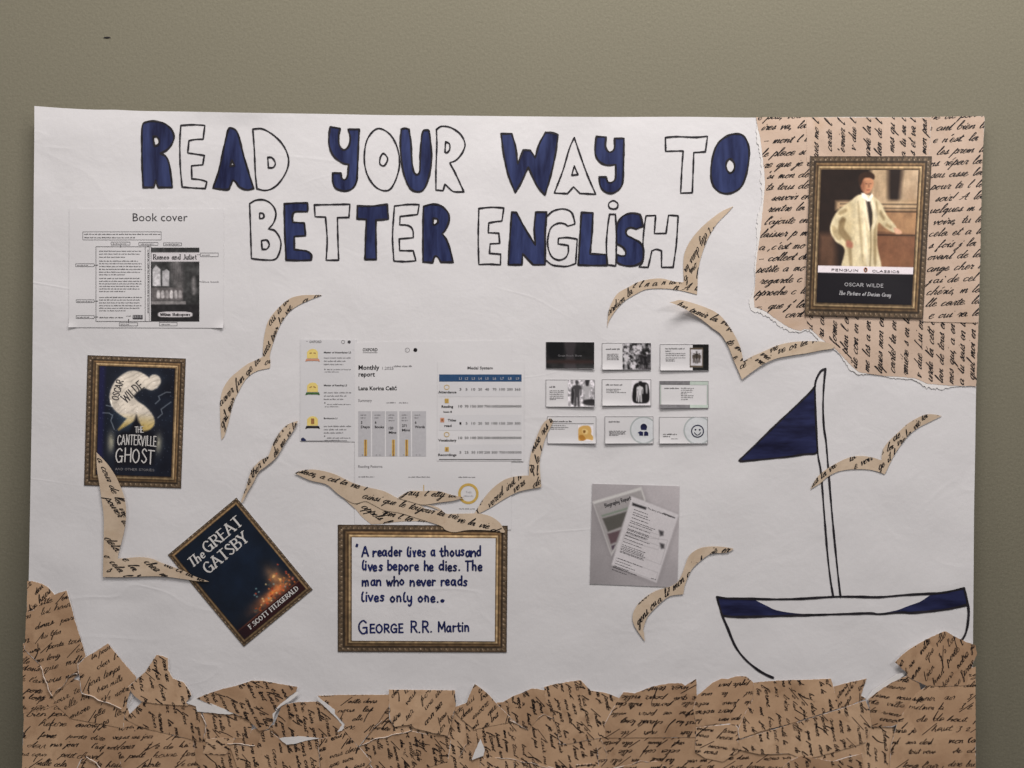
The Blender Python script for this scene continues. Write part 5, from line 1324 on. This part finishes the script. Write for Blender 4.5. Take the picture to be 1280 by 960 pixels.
P1 = [(62,152,c),(110,132),(160,122),(240,120),(350,140),(440,170),(500,200),(560,230),(630,256),(700,275),(850,310),(950,360),(1010,388),(1110,400),(1200,420),(1330,455),(1405,510),(1465,512),(1600,510),(1700,510),(1800,535),(1880,590),(1928,668,c),(1915,680),(1800,660),(1610,655),(1480,675),(1400,655),(1360,620),(1180,560),(1000,505),(860,480),(760,430),(690,400),(600,420),(520,385),(440,330),(345,252),(200,215)]
tz = lambda p: (360+p[0]/7.111, 570+p[1]/7.111)
bird("lower left feather of the big paper bird, its edge touching the quotation frame",
 [(500,380,c),(650,380),(800,430),(960,480),(1150,540),(1330,590),(1420,640,c),(1330,598),(1180,580),(1080,578),(960,585),(850,600),(740,605,c),(660,540),(600,470)],360,570,7.111,0.95,
 [("mon appels",432,620,.62,5,1.6),("vous rem l",452,636,.25,5,1.6),("rap al",436,634,.5,5,1.5)],4,name="paper_wing",cat="paper wing")
bird("long body feather of the big paper bird, ending on the quotation frame", P1, 360,570,7.111,1.6,
 [("place, a cet",372,590,.26,4.4,1.6),("mon simple ami se",424,601,.20,4.8,1.7),("ainsi que le toujour",452,622,.22,4.8,1.6),("je n'ai vous la ve",500,636,.22,4.8,1.7),("en vra dont de quel",556,636,.45,5,1.7),("sou mon ami",590,650,.38,4.8,1.7),("dans ce",478,606,.35,4.4,1.5)],5,
 holes=([(524.5,631.2),(533,631.6),(541,634),(550.5,638.2),(541,637.4),(532,635.5)],),name="paper_wing",cat="paper wing")
bird("short upper feather of the big paper bird, its tip on the gold ring chart",
 [(975,372,c),(1040,330),(1100,308),(1200,310),(1300,308),(1375,318),(1460,345),(1568,367,c),(1470,395),(1340,412),(1200,430),(1080,400)],360,570,7.111,2.2,
 [("grus, l elly",502,618,.05,5,1.6),("l a vous",540,623,.05,4.6,1.5)],6,name="paper_wing",cat="paper wing")
bird("right wing of the big paper bird, curving up to the bottom row of slides",
 [(1062,72,c),(1030,88),(1000,125),(970,190),(940,270),(920,340),(912,400),(910,476,c),(850,478),(780,490),(720,515),(650,570),(590,640),(545,710),(525,744,c),(560,740),(640,700),(720,650),(800,605),(870,580),(997,557,c),(990,480),(985,380),(1000,300),(1030,200),(1070,120),(1080,88,c)],
 500,510,5.645,1.5,[("mise res",666,566,-1.02,5,1.8),("ip le",664,592,-1.0,5,1.8),("f de",596,640,-1.1,5,1.6),("vered ind n",611,635,-.75,5,1.6),("vers le l",642,616,-.65,5,1.6),("de la",666,610,-.5,5,1.6)],7,name="paper_wing",cat="paper wing")
bird("paper bird rising beside the last letter H of the title",
 [(940,44,c),(860,80),(790,130),(720,190),(650,270),(605,350),(588,430),(590,582,c),(520,575),(440,555),(370,557),(280,575),(200,615),(130,655),(90,710),(60,790),(50,902,c),(65,850),(110,780),(170,715),(250,665),(330,630),(450,625),(530,632),(600,645),(683,667,c),(687,600),(690,520),(705,430),(740,320),(780,235),(830,160),(900,90)],
 750,250,5.645,0.8,[("l elly duns",886,284,2.1,4.6,1.4),("dune fra",886,288,2.2,5,1.5),("mun gl",862,322,-.7,5,1.5),("f vu le",862,335,-.9,5,1.5),("g! mo",856,352,-.9,4.6,1.5),("mon la",851,362,-.6,5,1.6),("l l n a n",790,360,-.1,4.6,1.5),("ardion",760,395,-.75,4.6,1.5),("la N A",826,361,.05,5,1.6),("les h",852,364,.1,5,1.8)],8)
lift7 = lambda x, y: 12.0*np.clip((884-x)/46, 0, 1)**1.6
bird("paper bird with its left wing tip curling up off the poster, above the slides",
 [(75,102,c),(110,95),(150,85),(230,100),(340,135),(420,180),(480,250),(530,330),(560,400),(580,490,c),(640,455),(700,430),(800,385),(900,362),(1000,355),(1100,358),(1170,375),(1187,388,c),(1170,405),(1100,415),(1000,435),(900,450),(800,470),(720,505),(650,550),(570,610,c),(550,560),(515,480),(480,390),(430,310),(370,265),(300,210),(200,150),(130,120)],
 820,360,5.333,1.9,[("tun punir",842,383,.35,4.8,1.6),("on res",885,393,.3,5,1.6),("la vous",892,409,.25,5,1.6),("ma in",911,417,.6,4.8,1.6),("te mi",906,428,.55,4.8,1.5),("e vi la",914,448,.3,4.8,1.5),("ce me",924,462,-.5,4.6,1.5),("cette mur",930,450,.15,4.8,1.6),("on ve or",956,447,-.3,5,1.6),("g une l",976,431,-.1,5,1.7),("cour elle",994,436,-.2,5,1.6),("mon la de",1015,427,.1,4.6,1.6)],9,lift7)
bird("paper bird at the lower right corner of the grey photo print",
 [(940,108,c),(860,93),(750,88),(660,100),(600,130),(550,180),(520,260),(490,340),(460,390),(400,430),(330,450),(270,470),(200,510),(130,570),(85,640),(72,700),(85,760),(120,820),(178,902,c),(170,830),(165,790),(200,690),(260,620),(330,555),(400,510),(507,497,c),(515,440),(530,390),(570,300),(620,240),(700,175),(760,148),(880,140)],
 780,670,6.86,1.3,[("recevor la",796,757,-.72,4.8,1.6),("a li! mon ami",822,755,-.72,5,1.7),("gens ou",797,782,-.85,5,1.8),("i de monde",862,712,-.68,4.8,1.6),("er la",901,691,-.1,5,1.9),("mur",840,741,-.65,4.6,1.4)],10)
bird("paper bird flying across the drawn mast of the sailboat",
 [(1190,100,c),(1130,88),(1060,88),(980,120),(900,170),(830,235),(760,300),(710,360),(690,410),(683,475,c),(610,450),(520,437),(430,445),(340,480),(250,530),(180,580),(130,635),(85,717,c),(170,665),(220,620),(300,575),(380,555),(480,548),(600,555),(712,590,c),(745,520),(790,430),(850,340),(920,255),(1000,195),(1100,145)],
 1000,505,6.737,1.0,[("les",1014,609,-.7,4.6,1.7),("quvrir",1034,594,-.55,4.8,1.7),("e voir de",1067,587,-.50,4.8,1.6),("ge il",1098,588,-.7,4.6,1.7),("t vers",1115,574,-.9,4.8,1.6),("de l'aiss",1116,552,-.62,4.9,1.7),("l'aissons",1134,540,-.50,4.9,1.7)],11)

# ================================================================== TORN BROWN SCRAPS ALONG THE BOTTOM
SG = "torn brown letter scraps along the bottom"
A = lambda *p: [(20+x/6.4, 710+y/6.4) for x, y in p]
B = lambda *p: [(20+x/6.4, 810+y/6.4) for x, y in p]
C_ = lambda *p: [(200+x/6.4, 810+y/6.4) for x, y in p]
Dz = lambda *p: [(380+x/6.4, 810+y/6.4) for x, y in p]
E = lambda *p: [(560+x/6.4, 810+y/6.4) for x, y in p]
Fz = lambda *p: [(740+x/6.4, 810+y/6.4) for x, y in p]
G = lambda *p: [(920+x/6.4, 810+y/6.4) for x, y in p]
Hz = lambda *p: [(1080+x/5.333, 780+y/5.333) for x, y in p]
# (label, outline, writing angle, spacing, paper tone, white rim)
SC = [
 # wide base pieces
 ("brown scrap filling the poster's lower left corner, written lines nearly level", [(34,770),(60,800),(100,860),(160,885),(175,930),(178,989),(27,989),(30,900),(32,840)], .03, 13, 0, 1.2, 5.6),
 ("brown scrap at the bottom edge below the small peaked scrap, level writing", [(150,900),(190,905),(250,915),(262,940),(266,989),(160,989),(148,940)], -.03, 13, 0, 1.2, 5.2),
 ("brown scrap at the bottom edge below the leaf-shaped scrap, steep writing", [(240,905),(300,915),(345,905),(395,915),(402,989),(250,989)], 1.45, 11, 1, 1.4, 4.4),
 ("brown scrap at the bottom edge under the quotation frame's left half", [(380,905),(430,884),(470,882),(512,884),(520,989),(390,989)], .1, 13, 0, 1.4, 5.0),
 ("brown scrap at the bottom edge under the quotation frame's right half", [(490,890),(540,882),(610,884),(640,900),(638,989),(500,989)], 1.45, 11, 2, 1.3, 4.4),
 ("brown scrap at the bottom edge below the grey photo print, steep writing", [(590,880),(640,876),(690,880),(765,905),(770,989),(610,989)], 1.4, 10, 0, 1.3, 4.4),
 ("brown bottom-edge scrap between photo print and boat, upside-down writing", [(745,905),(800,910),(880,905),(905,925),(900,989),(750,989)], 3.14, 11, 1, 1.2, 5.0),
 ("brown scrap at the bottom edge under the boat's bow, steep writing", [(880,890),(930,895),(980,920),(1010,940),(1012,989),(885,989)], .0, 12, 0, 1.3, 4.8),
 ("brown scrap at the bottom edge under the middle of the boat, steep writing", [(985,900),(1050,905),(1090,890),(1115,900),(1125,989),(990,989)], 1.5, 12, 2, 1.2, 4.6),
 # middle
 ("brown scrap with level writing below the rounded top left scrap", B((60,-40),(205,-20),(300,380),(345,400),(330,450),(230,490),(60,520),(58,300)), .08, 13, 0, 0.0, 5.4),
 ("brown scrap with large slanted strokes right of the tall left scrap", B((300,385),(420,230),(520,260),(600,330),(740,420),(870,520),(860,640),(660,600),(440,560),(330,460)), -.5, 14, 1, 1.0, 5.4),
 ("brown scrap just below the small peaked scrap, steep writing", [(157,898),(178,877),(236,880),(245,881),(253,893),(258,907),(253,927),(225,920),(200,914),(186,911),(170,905)], 1.45, 10, 1, 1.0, 4.4),
 ("small brown scrap lying under the left tip of the leaf-shaped scrap", C_((345,515),(500,512),(640,520),(735,580),(735,650),(720,715),(560,722),(350,722),(380,620)), 1.4, 10, 0, 1.4, 4.2),
 ("tiny brown chip of paper with loose lower edge, left of the leaf scrap's foot", C_((345,840),(375,770),(365,725),(480,712),(600,725),(585,765),(540,835),(520,848),(440,845)), .6, 10, 2, .4, 4.0),
 ("brown scrap with long steep strokes under the leaf-shaped scrap", C_((560,770),(780,780),(830,660),(880,650),(980,740),(1270,720),(1280,1000),(640,1000),(600,880)), 1.4, 10, 0, 1.4, 4.6),
 ("brown scrap with a flat top right of the leaf-shaped scrap", [(353,881),(369,877),(397,876),(405,879),(418,893),(431,905),(422,919),(400,921.5),(380,922.5),(350,923),(349,918),(341,910)], 1.4, 10, 1, 1.4, 4.4),
 ("brown scrap wedge below the flat topped pair, pointed at its left", Dz((430,790),(600,720),(860,660),(1000,690),(1180,700),(1150,900),(960,960),(560,960)), 1.4, 10, 1, 1.8, 4.4),
 ("small brown scrap below the first flat topped piece, slanted strokes", Dz((120,720),(280,690),(330,640),(440,780),(540,900),(480,960),(140,960)), -.3, 12, 0, 1.2, 4.8),
 ("brown scrap under the quotation frame's right half with a straight upper edge", Dz((115,375),(290,368),(680,366),(700,440),(650,500),(600,580),(440,780),(360,690),(320,640),(330,600)), -.04, 12, 0, 1.4, 5.0),
 ("tall brown scrap with square top corner below the quotation frame", Dz((682,325),(950,328),(1210,330),(1216,450),(1150,690),(1080,680),(1000,660),(900,635),(840,605),(730,622),(690,560)), -.9, 12, 2, 1.0, 5.2),
 ("brown scrap with a ragged double-humped top right of the pyramid scrap", E((400,450),(520,380),(600,350),(670,318),(720,322),(775,335),(840,480),(835,560),(770,527),(700,580),(640,652),(560,600),(500,555)), 1.4, 9, 1, 1.6, 4.4),
 ("pyramid-shaped brown scrap standing below the gap right of the quotation frame", E((215,280),(270,320),(330,370),(400,450),(500,550),(480,590),(350,615),(210,645),(170,610),(110,560),(55,500),(60,465),(150,430),(172,370)), -.75, 11, 0, 1.6, 5.0),
 ("broad brown scrap with slanting shoulder below the grey photo print", [(680,857.6),(690,855),(700,853),(725.6,849),(731,855),(738,862),(757,865),(774,872),(772,885),(760,905),(757,920),(732,924),(715,928),(700,929),(696,910),(691,891),(682,876)], 1.35, 9, 0, 1.2, 4.6),
 ("long brown scrap with rounded top and upside-down writing, left of the boat's bow", [(773,872.5),(779,864),(793,865.5),(815,857),(837,853),(851,853),(855.6,856),(869.7,847.5),(870.2,868),(880,900),(886,920),(820,920.5),(757,921),(755,905)], 3.14, 12, 1, 1.0, 5.2),
 ("brown scrap with rounded hump and upside-down writing under the boat's bow", [(870.5,868),(881,860),(890,852),(901,847),(909,847.5),(920,844),(931,844),(941,852),(942,872),(935,890),(923,906),(895,903),(870,907),(866,885)], 3.10, 12, 0, 1.2, 4.8),
 ("narrow brown scrap below the bow's humped scrap, thin upright pieces", Fz((830,625),(1130,600),(1170,640),(1190,800),(1040,900),(900,870),(820,820)), .1, 11, 2, 1.8, 4.4),
 ("brown pointed scrap under the boat's keel, its tip to the right", [(1039,859),(1050,856),(1060,853),(1072,850.5),(1083,848),(1079,859),(1076,869),(1082,873),(1060,882),(1043,887)], -.9, 10, 1, .8, 4.4),
 ("big brown scrap with straight top and slanting lower edge under the drawn keel", [(941,852),(960,850),(976,849),(1014,848),(1037,847),(1039,853),(1041,860),(1044,872),(1046,884),(1015,894),(982.5,904),(950,912),(923,921),(921.5,910),(930,890),(940,872)], 1.45, 12, 0, 1.0, 4.6),
 ("brown scrap lying just below the slanting edge under the keel", [(921,924),(960,912),(1000,900),(1045,886),(1080,874),(1087,890),(1088,905),(1080,926),(1056,934),(1020,944),(1001,947),(985,940),(948,941),(926,936)], 1.4, 11, 2, .9, 4.8),
 ("brown scrap rising to the right beside the big corner scrap, level strokes", Hz((20,492),(60,460),(100,430),(180,380),(270,340),(340,325),(370,440),(430,540),(300,610),(180,672),(45,676)), .15, 11, 1, 1.5, 5.0),
 ("brown scrap in the poster's lower right corner, writing nearly level", [(1142,866),(1165,850),(1190,840),(1217,832),(1216.8,900),(1217,989),(1108,989),(1112,930),(1120,900)], -.02, 15, 0, .6, 5.6),
 ("large brown scrap with angled top, highest on the lower right under the stern", [(1116.6,826),(1125,817.5),(1136,809),(1155,798),(1172,790),(1179,787.5),(1192.5,795),(1204,800.5),(1216.5,805),(1218.5,815.6),(1211,834),(1204,855),(1177.5,856),(1155,855),(1140,848),(1132.5,843.7),(1130.6,839),(1122,831)], -.95, 13, 1, 1.0, 5.6),
 ("rounded brown scrap at the poster's left edge, highest of the lower left", A((93,105),(130,103),(200,122),(260,155),(300,200),(332,262),(240,330),(150,360),(90,370)), -.8, 14, 0, 1.2, 5.2),
 ("tall brown scrap leaning left with straight right edge, at the lower left", A((88,352),(160,330),(240,245),(330,203),(408,178),(440,280),(470,400),(520,560),(565,705),(500,770),(520,850),(500,850),(400,940),(300,1030),(205,775),(75,645)), -.25, 15, 1, 1.6, 5.4),
 ("brown square-cornered scrap tilted like a diamond, right of the tall left scrap", B((505,130),(565,68),(650,20),(740,-40),(850,95),(970,232),(935,290),(900,400),(880,520),(800,470),(740,440),(620,390),(530,350)), -.5, 14, 0, 1.6, 5.4),
 ("small peaked brown scrap with a knob on top, at the lower left", [(196.6,818),(204,819),(210.6,822),(211,837),(217,847.5),(230,852),(238,863),(240,869),(233.5,877),(236,881),(215,880),(200,879),(178,876),(168,868),(161,858),(170,850),(182.5,839)], 1.35, 12, 2, 1.8, 4.8),
 ("leaf-shaped brown scrap with a curled right tip below the tilted blue cover", C_((302,395),(360,370),(430,345),(500,322),(620,295),(680,275),(740,255),(830,257),(960,280),(1105,305),(1092,345),(1020,390),(980,460),(905,520),(912,580),(870,640),(800,655),(720,575),(600,515),(480,480),(380,430)), 1.15, 10, 1, 1.6, 5.0),
 # low small pieces with pale torn edges
 ("low brown scrap crossing the bottom edge left of the knobbed scrap's foot", [(104,945),(128,962),(150,985),(110,989),(88,980)], .2, 12, 0, 2.2, 4.6),
 ("low brown scrap crossing the bottom edge under the white diamond sliver", [(600,948),(616,945.5),(645,949),(680,955),(700,963),(695,989),(602,989)], 1.4, 11, 2, 2.0, 4.6),
 ("low brown scrap crossing the bottom edge right of the diamond sliver", [(720,955),(742,953),(757,962),(785,955),(820,950),(846,965),(842,989),(724,989)], 3.1, 11, 0, 2.0, 4.8),
 ("low brown scrap crossing the bottom edge under the bow", [(972,962),(985,950),(1000,943),(1040,950),(1076,940),(1080,989),(968,989)], 1.4, 12, 1, 2.2, 4.8),
]
FR = "de la vous mon par que je les une tout elle cour dans heure sur lui pour deux mille peut ans bien cela jour notre encore cheval rue haut nous dire ville roman ferme porte long temps mer vent l'air".split()
def overlap(a, b):
    if a[:, 0].max() < b[:, 0].min() or b[:, 0].max() < a[:, 0].min() or a[:, 1].max() < b[:, 1].min() or b[:, 1].max() < a[:, 1].min(): return False
    return pip(a, b).any() or pip(b, a).any()
lev = []; OUT = [subdiv(s[1], 5) for s in SC]
for i, o in enumerate(OUT):
    l = 0
    for j in range(i):
        if overlap(o, OUT[j]): l = max(l, lev[j]+1)
    lev.append(l)
for i, (lab, ol, ang, sp, tone, rim, xh) in enumerate(SC):
    o = np.array(ol); cx, cy = o.mean(0)
    r = random.Random(100+i)
    R = max(np.ptp(o[:, 0]), np.ptp(o[:, 1]))*0.75
    ca, sa = math.cos(ang), math.sin(ang)
    ws = []
    n = int(R*2/sp/.92)+1
    for k in range(n):
        off = (k-n/2)*sp*.92+r.uniform(-1.5, 1.5)
        s0 = -R-r.uniform(0, 20)
        while s0 < R:
            txt = " ".join(r.choice(FR) for _ in range(r.randint(1, 2)))
            if r.random() < .22: txt = "/"+txt
            if r.random() < .08: txt = "3/2 "+txt
            x, y = cx+s0*ca-off*sa, cy+s0*sa+off*ca
            h = xh*r.uniform(.50, .70)
            ws.append((txt, x, y, ang+r.uniform(-.05, .05), h, r.uniform(.85, 1.35), dict(xs=r.uniform(1.3, 2.1), slant=.65, jit=.16)))
            s0 += len(txt)*h*1.6+r.uniform(5, 16)
    for k in range(int(R*R/1000)+1):
        a_ = ang-.9+r.uniform(-.25, .25); l_ = r.uniform(9, 22)
        x, y = cx+r.uniform(-R, R)*.8, cy+r.uniform(-R, R)*.8
        ws.append(('|', x, y, a_, l_, r.uniform(1.0, 1.7)))
    top = not any(overlap(OUT[i], OUT[j]) for j in range(i+1, len(SC)))
    cd = r.choice([(0, 1), (.7, .7), (-.7, .7), (.3, -.9)])
    scrap("paper_scrap", lab, ol, 0.7+0.30*lev[i], M['kraft%d' % tone], 300+i, SG, ws, rim*.7, -.1, 'sepia', curl=(r.uniform(.2, .9) if top else 0), cdir=cd, spacing=9)

# white torn pieces showing in the gaps
WS = [
 ("thin white torn sliver above the small scrap, left of the leaf-shaped scrap", [(234,877),(246,871.5),(262,877),(294,890.5),(288,892),(262,889.5),(247,888.5),(246,882)], 2.9),
 ("white lens-shaped gap of torn paper at the foot of the leaf-shaped scrap", [(350,922),(357,920),(375,919),(400,921.5),(384,924.5),(370,928),(359,929.2)], 3.2),
 ("white diamond-shaped torn sliver in the bottom scraps, under the pyramid scrap", [(600.6,922.3),(606,935),(604.5,943.6),(597,946),(589.5,948.4),(594,937)], 3.5),
 ("narrow upright white torn sliver in the bottom scraps, under the boat's bow", [(896.5,911.5),(900,918),(902.8,930),(901.5,940),(900,948),(896,934),(894.4,919)], 3.2),
 ("white torn edge strip along the notch right of the leaf-shaped scrap", [(372,863),(374,866),(366,873),(356,879),(349,884),(344,892),(342,902),(338,900),(341,889),(350,880),(360,872)], 3.1),
 ("white torn strip between the two flat topped scraps under the quotation frame", [(397,869.5),(405,875),(418,885),(430,896),(435,904),(428,912),(422,914),(428,905),(420,895),(408,883),(398,874)], 3.2),
 ("white torn strip at the left flank of the big corner scrap on the right", [(1082,873),(1090,862),(1104,852),(1120,842),(1131,839),(1129,844),(1112,853),(1098,862),(1086,876)], 2.7),
]
for i, (lab, ol, lf_) in enumerate(WS):
    r = np.random.RandomState(i)
    P = subdiv(ol, 2); P = P+(r.rand(*P.shape)-.5)*.5
    o = sheet("white_sliver", P, lambda x, y, lf_=lf_: lf_+0.5*np.sin(x/7), M['white'], None, (), 5, .3)
    o['label'] = lab; o['category'] = "torn paper"; o['group'] = "white slivers of torn paper in the bottom scraps"
# fine white torn ridges and hairline tears between the scraps
TE = [([(52,831),(58,850),(66,870)]),([(66,870),(80,855),(92,842),(99,841)]),([(98,828),(100,840)]),([(103,865),(118,871),(136,878),(152,884)]),([(161,884),(164,875),(166,866)]),
      ([(253,893),(258,905),(258,916)]),([(285,928),(300,929),(320,931)]),([(398,923),(399,935),(400,950)]),([(446,933),(470,923),(495,917),(515,912)]),([(463,914),(470,907),(478,900)]),
      ([(670,900),(680,892),(692,897)]),([(636,900),(648,904),(660,912)]),([(622,945.5),(645,949),(690,959)]),([(642,950),(643,962)]),([(750,924),(757,936),(757,955)]),([(785,957),(797,951),(815,951)]),
      ([(872,908),(890,905),(915,904.5)]),([(921,910),(923,922),(926,933)]),([(924,905),(922,925)]),([(1084,877),(1089,892),(1086,908),(1081,925)]),([(1089,906),(1103,904),(1113,899),(1114,894)]),
      ([(1000,943),(988,948),(978,958)]),([(109,944),(118,951),(127,958)]),([(574,948),(579,935),(584,928)])]
for i, pts in enumerate(TE):
    r = np.random.RandomState(50+i)
    Q = catmull(pts, 1.6); n_ = len(Q); Q = Q+(r.rand(*Q.shape)-.5)*.5+np.stack([np.sin(np.arange(n_)*.5+i), np.cos(np.arange(n_)*.37+2*i)], 1)*.7
    n = len(Q); w = (0.25+0.9*np.sin(np.linspace(0.15, PI-.15, n)))*(0.15+0.85*r.rand(n))*0.42
    T = np.gradient(Q, axis=0); T /= np.hypot(T[:, 0], T[:, 1])[:, None]; N = np.stack([-T[:, 1], T[:, 0]], 1)
    top = 3.1+0.25*np.sin(np.arange(n)*0.7+i)
    V = np.vstack([Wp(*(Q+N*w[:, None]).T, 1.8+0*w), Wp(*Q.T, top+0*w), Wp(*(Q-N*w[:, None]).T, 1.8+0*w)])
    k = np.arange(n-1)
    F = np.vstack([np.stack([k, k+1, k+1+n, k+n], 1), np.stack([k+n, k+1+n, k+1+2*n, k+2*n], 1)])
    TE[i] = (V, F)
t = None
V = []; F = []; k = 0
for v_, f_ in TE: V.append(v_); F.append(f_+k); k += len(v_)
o = mk("torn_fibres", np.vstack(V), np.vstack(F), new_flat('torn_fibre', (172,160,150)), None)
o['label'] = "fine pale torn paper fibres between the brown scraps along the bottom"; o['category'] = "paper fibres"; o['kind'] = 'stuff'
